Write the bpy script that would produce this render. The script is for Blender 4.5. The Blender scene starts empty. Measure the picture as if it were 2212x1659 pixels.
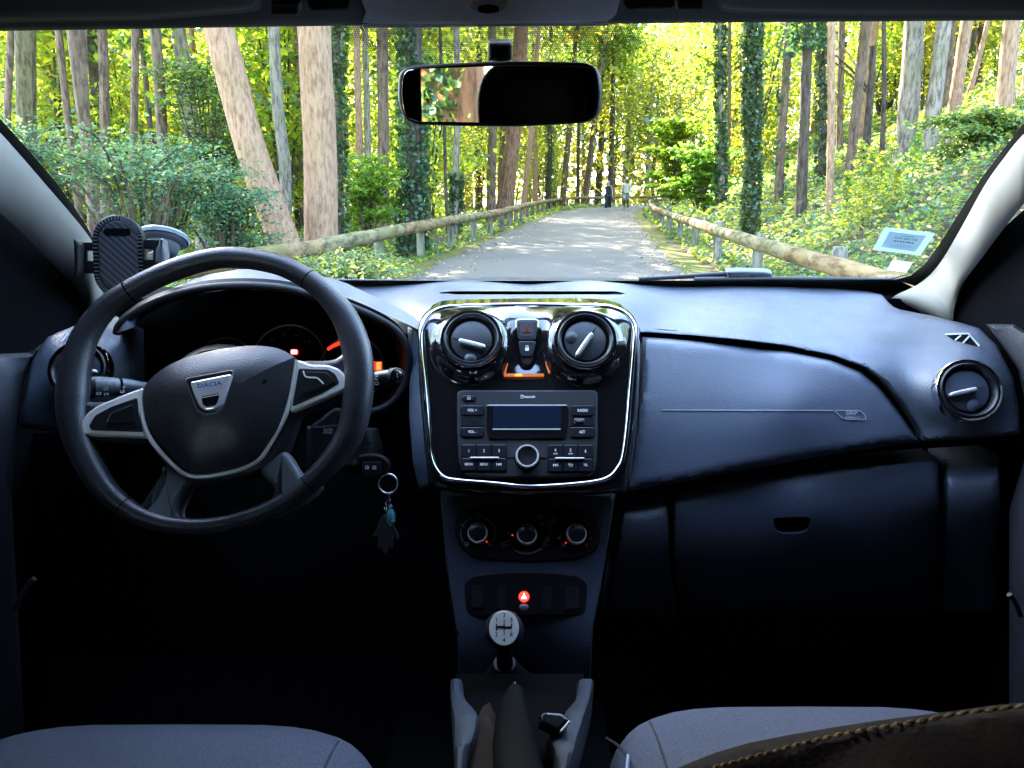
import bpy, bmesh, math, random
import numpy as np
from mathutils import Vector, Matrix, noise
from mathutils.geometry import delaunay_2d_cdt
S = bpy.context.scene
C = S.collection
R = math.radians
# ------------------------------------------------------------------ camera, world, sun, exposure
F, PW, PH, CX, CY = 1640.0, 2212, 1659, 1106.0, 829.5
PITCH = R(14.4)
CAM = Vector((0, 0, 1.22))
cam_data = bpy.data.cameras.new('camera')
cam_data.sensor_width = 36
cam_data.lens = 36 * F / PW
cam_data.clip_start = 0.02
cam_data.clip_end = 600
cam = bpy.data.objects.new('camera', cam_data)
cam.location = CAM
cam.rotation_euler = (R(90) - PITCH, 0, 0)
C.objects.link(cam)
S.camera = cam
SUN_AZ, SUN_EL = R(-28), R(38)      # azimuth from straight ahead (+Y), positive to the right
w = bpy.data.worlds.new('World')
S.world = w
w.use_nodes = True
nt = w.node_tree
sky = nt.nodes.new('ShaderNodeTexSky')
sky.sky_type = 'NISHITA'
sky.sun_disc = False
sky.sun_elevation = SUN_EL
sky.sun_rotation = SUN_AZ
nt.links.new(sky.outputs[0], nt.nodes['Background'].inputs[0])
nt.nodes['Background'].inputs[1].default_value = 0.15
sun_data = bpy.data.lights.new('sun', 'SUN')
sun_data.energy = 2.0
sun_data.angle = R(0.5)
sun_data.color = (1.0, 0.93, 0.80)
sun = bpy.data.objects.new('sun', sun_data)
sd = Vector((math.sin(SUN_AZ) * math.cos(SUN_EL), math.cos(SUN_AZ) * math.cos(SUN_EL), math.sin(SUN_EL)))
sun.rotation_euler = sd.to_track_quat('Z', 'Y').to_euler()
sun.location = (0, 0, 40)
C.objects.link(sun)
vs = S.view_settings
vs.view_transform = 'Standard'
vs.look = 'None'
vs.exposure = 4.75
vs.gamma = 1
S.cycles.use_denoising = True
S.cycles.max_bounces = 8
S.cycles.diffuse_bounces = 5
S.cycles.glossy_bounces = 4
S.cycles.transmission_bounces = 5
S.cycles.transparent_max_bounces = 8
S.cycles.caustics_reflective = False
S.cycles.caustics_refractive = False
S.cycles.sample_clamp_indirect = 6
# ------------------------------------------------------------------ geometry helpers
FW = Vector((0, math.cos(PITCH), -math.sin(PITCH)))
UP = Vector((0, math.sin(PITCH), math.cos(PITCH)))
RT = Vector((1, 0, 0))
def ray(x, y):
    return RT * ((x - CX) / F) + UP * ((CY - y) / F) + FW
def P(x, y, Y):
    d = ray(x, y)
    return CAM + d * (Y / d.y)
class Plane:
    def __init__(s, o, n, u=(1, 0, 0)):
        s.o = Vector(o); s.n = Vector(n).normalized()
        u = Vector(u); s.u = (u - s.n * u.dot(s.n)).normalized(); s.v = s.n.cross(s.u)
        if s.v.z < 0: s.v = -s.v
    def __call__(s, x, y, h=0.0):
        d = ray(x, y)
        t = (s.o + s.n * h - CAM).dot(s.n) / d.dot(s.n)
        return CAM + d * t
    def mpp(s, x, y):            # metres per picture unit there
        return (s(x, y) - CAM).dot(FW) / F
def lerp(a, b, t): return a + (b - a) * t
def cr(pts, n=6, closed=True):
    """Catmull-Rom through points (tuples or Vectors)"""
    pts = [Vector(p) for p in pts]; m = len(pts); out = []
    for i in range(m if closed else m - 1):
        g = (lambda k: pts[k % m]) if closed else (lambda k: pts[min(max(k, 0), m - 1)])
        a, b, c, d = g(i - 1), g(i), g(i + 1), g(i + 2)
        for j in range(n):
            t = j / n
            out.append(0.5 * (2 * b + (c - a) * t + (2 * a - 5 * b + 4 * c - d) * t * t + (3 * b - a - 3 * c + d) * t ** 3))
    if not closed: out.append(pts[-1])
    return out
def rrect(x0, y0, x1, y1, r, n=4):
    o = []
    for cx, cy, a in ((x1 - r, y0 + r, -90), (x1 - r, y1 - r, 0), (x0 + r, y1 - r, 90), (x0 + r, y0 + r, 180)):
        for k in range(n + 1):
            t = R(a + 90 * k / n); o.append((cx + r * math.cos(t), cy + r * math.sin(t)))
    return o
def ell(cx, cy, rx, ry=None, n=40):
    ry = ry or rx
    return [(cx + rx * math.cos(2 * math.pi * k / n), cy + ry * math.sin(2 * math.pi * k / n)) for k in range(n)]
def rnd_poly(pts, r, n=4):
    """polygon with rounded corners"""
    pts = [Vector(p) for p in pts]; o = []; m = len(pts)
    for i in range(m):
        a, b, c = pts[i - 1], pts[i], pts[(i + 1) % m]
        d1, d2 = (a - b), (c - b)
        rr = min(r, d1.length * .45, d2.length * .45)
        p, q = b + d1.normalized() * rr, b + d2.normalized() * rr
        for k in range(n + 1):
            t = k / n; o.append((1 - t) ** 2 * p + 2 * t * (1 - t) * b + t * t * q)
    return o
def densify(pts, step, closed=True):
    pts = [Vector(p[:2]) for p in pts]; o = []
    for i in range(len(pts) if closed else len(pts) - 1):
        a, b = pts[i], pts[(i + 1) % len(pts)]
        k = max(1, int(math.ceil((b - a).length / step)))
        o += [a.lerp(b, j / k) for j in range(k)]
    if not closed: o.append(pts[-1])
    return o
def tps(ctrl):
    c = np.array(ctrl, float); n = len(c); xy = c[:, :2] / 500.0
    def phi(r2): return np.where(r2 > 1e-12, 0.5 * r2 * np.log(np.maximum(r2, 1e-12)), 0)
    A = np.zeros((n + 3, n + 3))
    A[:n, :n] = phi(((xy[:, None] - xy[None]) ** 2).sum(-1)) + np.eye(n) * 1e-4
    A[:n, n] = 1; A[:n, n + 1:] = xy; A[n, :n] = 1; A[n + 1:, :n] = xy.T
    w_ = np.linalg.solve(A, np.concatenate([c[:, 2], np.zeros(3)]))
    def f(x, y):
        p = np.array((x, y)) / 500.0
        return float(phi(((xy - p) ** 2).sum(-1)) @ w_[:n] + w_[n] + p @ w_[n + 1:])
    return f
def inside(p, poly):
    x, y = p[0], p[1]; c = False; j = len(poly) - 1
    for i in range(len(poly)):
        xi, yi = poly[i][0], poly[i][1]; xj, yj = poly[j][0], poly[j][1]
        if (yi > y) != (yj > y) and x < (xj - xi) * (y - yi) / (yj - yi) + xi: c = not c
        j = i
    return c
class MB:
    """collects shapes; build() links them as ONE mesh object"""
    def __init__(s): s.v = []; s.f = []; s.m = []; s.sm = []; s.mats = []
    def mi(s, mat):
        if mat not in s.mats: s.mats.append(mat)
        return s.mats.index(mat)
    def add(s, vs_, fs, mat, smooth=True):
        b = len(s.v); k = s.mi(mat)
        s.v += [tuple(v) for v in vs_]
        for f in fs: s.f.append([i + b for i in f]); s.m.append(k); s.sm.append(smooth)
        return s
    def box(s, lo, hi, mat):
        x0, y0, z0 = lo; x1, y1, z1 = hi
        v = [(x0, y0, z0), (x1, y0, z0), (x1, y1, z0), (x0, y1, z0), (x0, y0, z1), (x1, y0, z1), (x1, y1, z1), (x0, y1, z1)]
        return s.add(v, [(0, 3, 2, 1), (4, 5, 6, 7), (0, 1, 5, 4), (1, 2, 6, 5), (2, 3, 7, 6), (3, 0, 4, 7)], mat, False)
    def tube(s, path, rad, mat, closed=False, n=10, flat=None, cap=True):
        """path of Vectors, rad number or list; flat=(axis, factor) squashes along an axis"""
        p = [Vector(q) for q in path]; m = len(p)
        rad = rad if isinstance(rad, (list, tuple)) else [rad] * m
        vs_ = []; prev = None
        for i in range(m):
            t = (p[(i + 1) % m] - p[i - 1]) if closed else (p[min(i + 1, m - 1)] - p[max(i - 1, 0)])
            t.normalize()
            if prev is None:
                a = Vector((0, 0, 1)) if abs(t.z) < .9 else Vector((1, 0, 0))
                prev = (a - t * a.dot(t)).normalized()
            u = prev - t * prev.dot(t)
            u = u.normalized() if u.length > 1e-6 else t.orthogonal().normalized()
            prev = u; v = t.cross(u)
            for k in range(n):
                a = 2 * math.pi * k / n
                o = (u * math.cos(a) + v * math.sin(a)) * rad[i]
                if flat: ax = flat[0]; o = o - ax * (o.dot(ax) * (1 - flat[1]))
                vs_.append(p[i] + o)
        fs = []
        for i in range(m if closed else m - 1):
            j = (i + 1) % m
            for k in range(n):
                q = (k + 1) % n
                fs.append((i * n + k, i * n + q, j * n + q, j * n + k))
        if not closed and cap: fs += [tuple(range(n))[::-1], tuple(range((m - 1) * n, m * n))]
        return s.add(vs_, fs, mat)
    def lathe(s, c, ax, prof, mat, n=40, u=None):
        ax = Vector(ax).normalized(); u = Vector(u).normalized() if u else ax.orthogonal().normalized(); v = ax.cross(u)
        c = Vector(c); vs_ = []; m = len(prof)
        for r, h in prof:
            for k in range(n):
                a = 2 * math.pi * k / n
                vs_.append(c + ax * h + (u * math.cos(a) + v * math.sin(a)) * max(r, 1e-5))
        fs = [(i * n + k, i * n + (k + 1) % n, (i + 1) * n + (k + 1) % n, (i + 1) * n + k) for i in range(m - 1) for k in range(n)]
        return s.add(vs_, fs, mat)
    def slab(s, outline, pl, h0, h1, mat, bev=.0008, steps=2):
        """closed outline in picture units on plane pl, raised from h0 to h1 with a rounded edge"""
        q = [pl(p[0], p[1], h1) - pl.n * h1 for p in outline]
        c2 = [((a - pl.o).dot(pl.u), (a - pl.o).dot(pl.v)) for a in q]
        area = sum(c2[i - 1][0] * c2[i][1] - c2[i][0] * c2[i - 1][1] for i in range(len(c2)))
        sg = 1 if area > 0 else -1; m = len(c2)
        nr = []
        for i in range(m):
            a, b, c = Vector(c2[i - 1]), Vector(c2[i]), Vector(c2[(i + 1) % m])
            e1, e2 = (b - a), (c - b)
            e1 = e1.normalized() if e1.length > 1e-9 else e2.normalized(); e2 = e2.normalized() if e2.length > 1e-9 else e1
            n_ = Vector((-(e1.y + e2.y), e1.x + e2.x)) * sg
            nr.append(n_.normalized() if n_.length > 1e-6 else Vector((-e1.y, e1.x)) * sg)
        def ring(ins, h): return [pl.o + pl.u * (c2[i][0] + nr[i].x * ins) + pl.v * (c2[i][1] + nr[i].y * ins) + pl.n * h for i in range(m)]
        rings = [ring(0, h0)]
        for k in range(steps + 1):
            a = math.pi / 2 * k / steps
            rings.append(ring(bev * (1 - math.cos(a)), h1 - bev * (1 - math.sin(a))))
        vs_ = [v for r in rings for v in r]
        fs = [(i * m + k, i * m + (k + 1) % m, (i + 1) * m + (k + 1) % m, (i + 1) * m + k) for i in range(len(rings) - 1) for k in range(m)]
        s.add(vs_, fs, mat)
        return s.add(rings[-1], [tuple(range(m))], mat, False)
    def dome(s, outline, pl, h0, he, hm, mat, rings=7, pw=2.0):
        q = [pl(p[0], p[1], he) - pl.n * he for p in outline]; m = len(q)
        c = sum(q, Vector()) / m
        vs_ = [a + pl.n * h0 for a in q]
        for k in range(rings):
            t = 1 - k / rings
            vs_ += [c.lerp(a, t) + pl.n * (he + (hm - he) * (1 - t ** pw)) for a in q]
        vs_.append(c + pl.n * hm); e = len(vs_) - 1
        fs = [(i * m + k, i * m + (k + 1) % m, (i + 1) * m + (k + 1) % m, (i + 1) * m + k) for i in range(rings) for k in range(m)]
        fs += [(rings * m + k, rings * m + (k + 1) % m, e) for k in range(m)]
        return s.add(vs_, fs, mat)
    def strip(s, path, pl, h, wd, mat, closed=False, th=.0004):
        """flat raised line along a path in picture units; wd number or list"""
        p = [Vector(q[:2]) for q in path]; m = len(p)
        wd = wd if isinstance(wd, (list, tuple)) else [wd] * m
        L, Q = [], []
        for i in range(m):
            t = (p[(i + 1) % m] - p[i - 1]) if closed else (p[min(i + 1, m - 1)] - p[max(i - 1, 0)])
            t = t.normalized(); n_ = Vector((-t.y, t.x)) * wd[i] / 2
            L.append(p[i] + n_); Q.append(p[i] - n_)
        vs_ = [pl(a.x, a.y, h) for a in L] + [pl(a.x, a.y, h) for a in Q]
        vs_ += [v - pl.n * th * 2 for v in vs_]
        fs = []
        for i in range(m if closed else m - 1):
            j = (i + 1) % m
            fs += [(i, j, m + j, m + i), (i, 2 * m + i, 2 * m + j, j), (m + i, m + j, 3 * m + j, 3 * m + i)]
        return s.add(vs_, fs, mat, False)
    def sheet(s, outline, ctrl, mat, step=12, edge=0, bend=0.0, wall=0.0, holes=(), dy=None, smooth_n=0):
        """surface over an outline in picture units; its distance Y is a smooth function through ctrl (x, y, Y)"""
        f = tps(ctrl)
        ol = cr([p[:2] for p in outline], smooth_n) if smooth_n else outline
        ol = densify(ol, step)
        hl = [densify(h, step) for h in holes]
        A = np.array([tuple(p) for p in ol])
        seg = np.roll(A, -1, 0) - A
        def dist(x, y):
            d = np.array((x, y)) - A
            t = np.clip((d * seg).sum(1) / np.maximum((seg ** 2).sum(1), 1e-9), 0, 1)
            return float(np.sqrt(((d - seg * t[:, None]) ** 2).sum(1).min()))
        def Yat(x, y, onb=False):
            v = f(x, y)
            if dy: v += dy(x, y)
            if edge:
                q = 0 if onb else dist(x, y)
                if q < edge: k = 1 - q / edge; v += bend * (1 - math.sqrt(max(0, 1 - k * k)))
            return v
        pts = list(ol); n0 = len(ol); edges = [(i, (i + 1) % n0) for i in range(n0)]
        for h in hl:
            b = len(pts); pts += h; edges += [(b + i, b + (i + 1) % len(h)) for i in range(len(h))]
        lo, hi = A.min(0), A.max(0)
        if edge:
            nn = []
            area = sum(A[i - 1][0] * A[i][1] - A[i][0] * A[i - 1][1] for i in range(n0)); sg = 1 if area > 0 else -1
            for fr in (.12, .3, .6):
                for i in range(n0):
                    t = Vector(A[(i + 1) % n0] - A[i - 1]).normalized()
                    q = Vector(A[i]) + Vector((-t.y, t.x)) * sg * edge * fr
                    if inside(q, ol) and dist(q.x, q.y) > edge * fr * .9: pts.append(q)
        yy = lo[1] + step / 2; r_ = 0
        while yy < hi[1]:
            xx = lo[0] + (step / 2 if r_ % 2 else 0)
            while xx < hi[0]:
                if inside((xx, yy), ol) and dist(xx, yy) > max(step * .45, edge * .8 if edge else 0): pts.append(Vector((xx, yy)))
                xx += step
            yy += step * .87; r_ += 1
        vo, eo, fo, ov, oe, of = delaunay_2d_cdt(pts, edges, [list(range(n0))], 1, 1e-4)
        onb = [any(k < n0 for k in o) if o else False for o in ov]
        tri = []
        for t in fo:
            c = sum((vo[i] for i in t), Vector((0, 0))) / len(t)
            if any(inside(c, h) for h in hl): continue
            tri.append(tuple(t))
        vs_ = [P(v.x, v.y, Yat(v.x, v.y, b)) for v, b in zip(vo, onb)]
        s.add(vs_, tri, mat)
        if wall:
            for loop in [ol] + hl:
                ff = [P(v.x, v.y, Yat(v.x, v.y, loop is ol)) for v in loop]
                bb = [v + Vector((0, wall, 0)) for v in ff]; m = len(ff)
                s.add(ff + bb, [(i, (i + 1) % m, m + (i + 1) % m, m + i) for i in range(m)], mat)
        s.last = Yat
        return s
    def text(s, body, pl, x, y, cap, h, mat, rot=0, mirror=False, sx=1.0):
        vs_, fs = text_mesh(body)
        k = pl.mpp(x, y) * cap / 0.7; c = pl(x, y, h); a = R(rot)
        out = []
        for (px, py) in vs_:
            px *= (-1 if mirror else 1) * sx
            out.append(c + pl.u * k * (px * math.cos(a) - py * math.sin(a)) + pl.v * k * (px * math.sin(a) + py * math.cos(a)))
        return s.add(out, fs, mat, False)
    def mesh(s, name, local=None):
        me = bpy.data.meshes.new(name)
        me.from_pydata(s.v, [], s.f)
        for m in s.mats: me.materials.append(m)
        me.polygons.foreach_set('material_index', s.m)
        me.polygons.foreach_set('use_smooth', s.sm)
        me.update()
        me.set_sharp_from_angle(angle=R(40))
        return me
    def build(s, name, parent=None, label=None):
        o = bpy.data.objects.new(name, s.mesh(name)); C.objects.link(o)
        adopt(o, parent)
        if label: o['label'] = label
        return o
_tm = {}
def text_mesh(body):
    if body not in _tm:
        cu = bpy.data.curves.new('lettering', 'FONT'); cu.body = body; cu.align_x = 'CENTER'; cu.align_y = 'CENTER'; cu.resolution_u = 3; cu.offset = .018
        ob = bpy.data.objects.new('lettering', cu); C.objects.link(ob)
        dg = bpy.context.evaluated_depsgraph_get()
        me = bpy.data.meshes.new_from_object(ob.evaluated_get(dg))
        _tm[body] = ([tuple(v.co)[:2] for v in me.vertices], [tuple(p.vertices) for p in me.polygons])
        bpy.data.objects.remove(ob); bpy.data.curves.remove(cu); bpy.data.meshes.remove(me)
    return _tm[body]
def world_loc(o):
    v = Vector()
    while o is not None: v += o.location; o = o.parent
    return v
def adopt(o, parent):
    """parent a mesh whose vertices are in world space to a thing that stands somewhere"""
    if parent is not None:
        o.parent = parent
        o.matrix_parent_inverse = Matrix.Identity(4)
        o.location = -world_loc(parent)
def thing(name, label, cat, loc=(0, 0, 0), group=None):
    o = bpy.data.objects.new(name, None); C.objects.link(o); o.location = loc
    o.empty_display_size = .1
    o['label'] = label; o['category'] = cat
    if group: o['group'] = group
    return o
def tag(o, label=None, cat=None, group=None, kind=None):
    if label: o['label'] = label
    if cat: o['category'] = cat
    if group: o['group'] = group
    if kind: o['kind'] = kind
    return o
def quads_mesh(name, V, mat_list, midx=None, k=4):
    """V: (n, k, 3) array of loose k-gons"""
    n = len(V); me = bpy.data.meshes.new(name)
    me.vertices.add(n * k); me.vertices.foreach_set('co', V.reshape(-1).astype(np.float32))
    me.loops.add(n * k); me.loops.foreach_set('vertex_index', np.arange(n * k, dtype=np.int32))
    me.polygons.add(n); me.polygons.foreach_set('loop_start', np.arange(0, n * k, k, dtype=np.int32))
    for m in mat_list: me.materials.append(m)
    if midx is not None: me.polygons.foreach_set('material_index', midx.astype(np.int32))
    me.update(calc_edges=True); me.validate()
    return me
# ------------------------------------------------------------------ materials
def mat(name, col, rough=.5, metal=0.0, bump=None, spec=.5, coat=0, emit=None, var=None):
    m = bpy.data.materials.new(name); m.use_nodes = True
    N = m.node_tree.nodes; L = m.node_tree.links; b = N['Principled BSDF']
    b.inputs['Base Color'].default_value = (*col, 1); b.inputs['Roughness'].default_value = rough
    b.inputs['Metallic'].default_value = metal; b.inputs['Specular IOR Level'].default_value = spec
    b.inputs['Coat Weight'].default_value = coat; b.inputs['Coat Roughness'].default_value = .03
    tc = N.new('ShaderNodeTexCoord')
    if emit: b.inputs['Emission Color'].default_value = (*emit[0], 1); b.inputs['Emission Strength'].default_value = emit[1]
    if bump:
        kind, sc, st = bump
        t = N.new('ShaderNodeTexVoronoi' if kind == 'voronoi' else 'ShaderNodeTexNoise')
        t.inputs['Scale'].default_value = sc
        if kind == 'noise': t.inputs['Detail'].default_value = 4
        L.new(tc.outputs['Object'], t.inputs['Vector'])
        bp = N.new('ShaderNodeBump'); bp.inputs['Strength'].default_value = st; bp.inputs['Distance'].default_value = .001
        L.new(t.outputs[0], bp.inputs['Height']); L.new(bp.outputs[0], b.inputs['Normal'])
    if var:
        sc, amt = var
        t = N.new('ShaderNodeTexNoise'); t.inputs['Scale'].default_value = sc; t.inputs['Detail'].default_value = 5
        L.new(tc.outputs['Object'], t.inputs['Vector'])
        mr = N.new('ShaderNodeMapRange'); mr.inputs[1].default_value = .3; mr.inputs[2].default_value = .7
        mr.inputs[3].default_value = 1 - amt; mr.inputs[4].default_value = 1 + amt
        L.new(t.outputs[0], mr.inputs[0])
        vm = N.new('ShaderNodeVectorMath'); vm.operation = 'SCALE'; vm.inputs[0].default_value = col
        L.new(mr.outputs[0], vm.inputs['Scale']); L.new(vm.outputs[0], b.inputs['Base Color'])
    return m
M = {}
M['dash'] = mat('dash_plastic', (.074, .089, .118), .42, bump=('voronoi', 400, .38), var=(30, .12))
M['panel'] = mat('airbag_panel_plastic', (.076, .091, .124), .38, bump=('voronoi', 600, .3), var=(8, .08))
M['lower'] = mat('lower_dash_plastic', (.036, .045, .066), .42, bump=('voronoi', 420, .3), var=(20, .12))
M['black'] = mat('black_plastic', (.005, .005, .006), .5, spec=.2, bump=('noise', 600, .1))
M['trim'] = mat('charcoal_trim', (.013, .013, .015), .6, bump=('noise', 500, .2))
M['wheel'] = mat('wheel_leather', (.026, .027, .031), .32, bump=('voronoi', 600, .3), var=(40, .15))
M['satin'] = mat('spoke_satin', (.11, .118, .135), .42, bump=('noise', 500, .15))
M['silver'] = mat('silver_paint', (.84, .81, .75), .30, .2, var=(60, .05))
M['chrome'] = mat('chrome', (.80, .81, .83), .07, 1)
M['gloss'] = mat('piano_black', (.010, .009, .010), .08, spec=.9, coat=1, bump=('voronoi', 900, .02))
M['button'] = mat('button_plastic', (.014, .014, .017), .30, bump=('noise', 700, .08))
M['ink'] = mat('pale_ink', (.92, .92, .92), .5)
M['dimink'] = mat('dim_ink', (.22, .22, .24), .5)
M['screen'] = mat('display_glass', (.012, .018, .035), .12, coat=.6)
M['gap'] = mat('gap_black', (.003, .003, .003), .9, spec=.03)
M['pillar'] = mat('pillar_trim', (.40, .37, .32), .75, bump=('noise', 900, .1), var=(25, .04))
M['liner'] = mat('headliner_fabric', (.44, .42, .43), .9, bump=('noise', 800, .3), var=(40, .08))
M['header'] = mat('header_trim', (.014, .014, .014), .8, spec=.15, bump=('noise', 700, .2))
M['fabric'] = mat('seat_fabric', (.066, .070, .088), .95, bump=('noise', 1500, .4), var=(350, .22))
M['seatside'] = mat('seat_side_fabric', (.08, .08, .09), .9, bump=('noise', 1200, .4))
M['console'] = mat('console_plastic', (.020, .027, .036), .55, bump=('voronoi', 500, .25), var=(60, .15))
M['leather'] = mat('brown_leather', (.009, .004, .002), .75, spec=.15, bump=('voronoi', 350, .4), var=(60, .2))
M['thread'] = mat('cream_thread', (.20, .125, .065), .8, spec=.1)
M['red'] = mat('red_lamp', (.5, .01, .01), .4, emit=((1, .03, .02), .2))
M['redcore'] = mat('red_lamp_core', (.8, .3, .3), .4, emit=((1, .25, .22), .35))
M['redglow'] = mat('red_needle', (.5, .02, .02), .4, emit=((1, .05, .02), .05))
M['amber'] = mat('amber_lamp_and_reflection', (.6, .2, .03), .4, emit=((1, .30, .04), .10))  # lit fuel gauge bars, and the bright core of the painted stack reflection
M['amberreflect'] = mat('amber_reflection', (.4, .12, .02), .35, emit=((1, .25, .03), .016))  # emission standing in for an orange reflection; not a lamp
M['redink'] = mat('red_ink', (.40, .03, .03), .5)
M['blueink'] = mat('blue_ink', (.05, .28, .75), .5)
M['steel'] = mat('steel_ring', (.6, .6, .62), .22, 1)
M['teal'] = mat('teal_charm', (.05, .32, .36), .2, coat=1, var=(220, .5))
M['glitter'] = mat('dark_glitter', (.045, .035, .040), .35, bump=('voronoi', 900, .8), coat=.5)
M['carbon'] = mat('carbon_weave', (.030, .033, .042), .35)
M['frit'] = mat('black_glass_border', (.006, .006, .006), .5)
def lit_through(name, c, t):
    m = bpy.data.materials.new(name); m.use_nodes = True; N = m.node_tree.nodes; L = m.node_tree.links; N.remove(N['Principled BSDF'])
    d, q, a = N.new('ShaderNodeBsdfDiffuse'), N.new('ShaderNodeBsdfTranslucent'), N.new('ShaderNodeAddShader')
    d.inputs[0].default_value = (*c, 1); q.inputs[0].default_value = (*t, 1)
    L.new(d.outputs[0], a.inputs[0]); L.new(q.outputs[0], a.inputs[1]); L.new(a.outputs[0], N['Material Output'].inputs[0]); return m
M['paper'] = lit_through('sticker_paper', (.58, .62, .68), (.27, .30, .35))
M['film'] = lit_through('sticker_film', (.26, .34, .31), (.12, .17, .15))
M['knobcap'] = mat('gear_knob_metal', (.86, .86, .80), .28, .4, var=(90, .05))
M['wiper'] = mat('wiper_rubber', (.02, .022, .026), .4)
M['paint'] = mat('car_paint', (.30, .31, .33), .3, .3, coat=.7)
def weave(m):
    N = m.node_tree.nodes; L = m.node_tree.links; b = N['Principled BSDF']
    tc = N.new('ShaderNodeTexCoord'); wv = N.new('ShaderNodeTexWave'); wv.bands_direction = 'DIAGONAL'
    wv.inputs['Scale'].default_value = 60; wv.inputs['Distortion'].default_value = .3
    L.new(tc.outputs['Object'], wv.inputs['Vector'])
    cr_ = N.new('ShaderNodeMix'); cr_.data_type = 'RGBA'
    cr_.inputs[6].default_value = (.012, .013, .018, 1); cr_.inputs[7].default_value = (.075, .08, .10, 1)
    L.new(wv.outputs[0], cr_.inputs[0]); L.new(cr_.outputs[2], b.inputs['Base Color'])
weave(M['carbon'])
def clear_glass():
    m = bpy.data.materials.new('windscreen_glass'); m.use_nodes = True
    N = m.node_tree.nodes; N.remove(N['Principled BSDF'])
    t = N.new('ShaderNodeBsdfTransparent'); t.inputs[0].default_value = (.97, .97, .97, 1)
    m.node_tree.links.new(t.outputs[0], N['Material Output'].inputs[0])
    return m
M['glass'] = clear_glass()
M['mirror'] = mat('mirror_silver', (.86, .85, .84), .015, 1)
def leaf(name, col, trans, hue=.25, gloss=.25):
    """leaf: reflects and lets light through; colour varies from leaf to leaf"""
    m = bpy.data.materials.new(name); m.use_nodes = True
    N = m.node_tree.nodes; L = m.node_tree.links; N.remove(N['Principled BSDF'])
    g = N.new('ShaderNodeNewGeometry'); oi = N.new('ShaderNodeObjectInfo')
    def vary(c, dark, light):
        r_ = N.new('ShaderNodeValToRGB')
        e = r_.color_ramp.elements
        e[0].color = (*[v * dark for v in c], 1); e[1].color = (c[0] * light * 1.35, c[1] * light * 1.08, c[2] * light * .8, 1)
        L.new(g.outputs['Random Per Island'], r_.inputs[0])
        return r_
    a, b = vary(col, .55, 1.35), vary(trans, .6, 1.3)
    hs = []
    for q in (a, b):
        h = N.new('ShaderNodeHueSaturation'); mr = N.new('ShaderNodeMapRange')
        mr.inputs[3].default_value = .5 - hue * .12; mr.inputs[4].default_value = .5 + hue * .08
        L.new(oi.outputs['Random'], mr.inputs[0]); L.new(mr.outputs[0], h.inputs['Hue']); L.new(q.outputs[0], h.inputs['Color']); hs.append(h)
    d = N.new('ShaderNodeBsdfDiffuse'); t = N.new('ShaderNodeBsdfTranslucent'); gl = N.new('ShaderNodeBsdfGlossy')
    gl.inputs['Roughness'].default_value = .42; gl.inputs[0].default_value = (.9, .95, 1, 1)
    L.new(hs[0].outputs[0], d.inputs[0]); L.new(hs[1].outputs[0], t.inputs[0])
    ad = N.new('ShaderNodeAddShader'); L.new(d.outputs[0], ad.inputs[0]); L.new(t.outputs[0], ad.inputs[1])
    mx = N.new('ShaderNodeMixShader'); mx.inputs[0].default_value = gloss * .16
    L.new(ad.outputs[0], mx.inputs[1]); L.new(gl.outputs[0], mx.inputs[2])
    L.new(mx.outputs[0], N['Material Output'].inputs[0])
    return m
M['leaf_gold'] = leaf('leaf_yellow_green', (.075, .11, .018), (.29, .38, .028), .4)
M['leaf_mid'] = leaf('leaf_mid_green', (.048, .092, .020), (.14, .23, .025), .5)
M['leaf_dark'] = leaf('leaf_dark_green', (.028, .062, .030), (.05, .09, .02), .3)
M['leaf_teal'] = leaf('leaf_blue_green', (.042, .105, .076), (.04, .10, .05), .2, .12)
M['leaf_ivy'] = leaf('leaf_ivy', (.022, .055, .034), (.025, .055, .015), .2, .18)
M['leaf_bank'] = leaf('leaf_bramble', (.055, .105, .040), (.12, .18, .03), .3)
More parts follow.
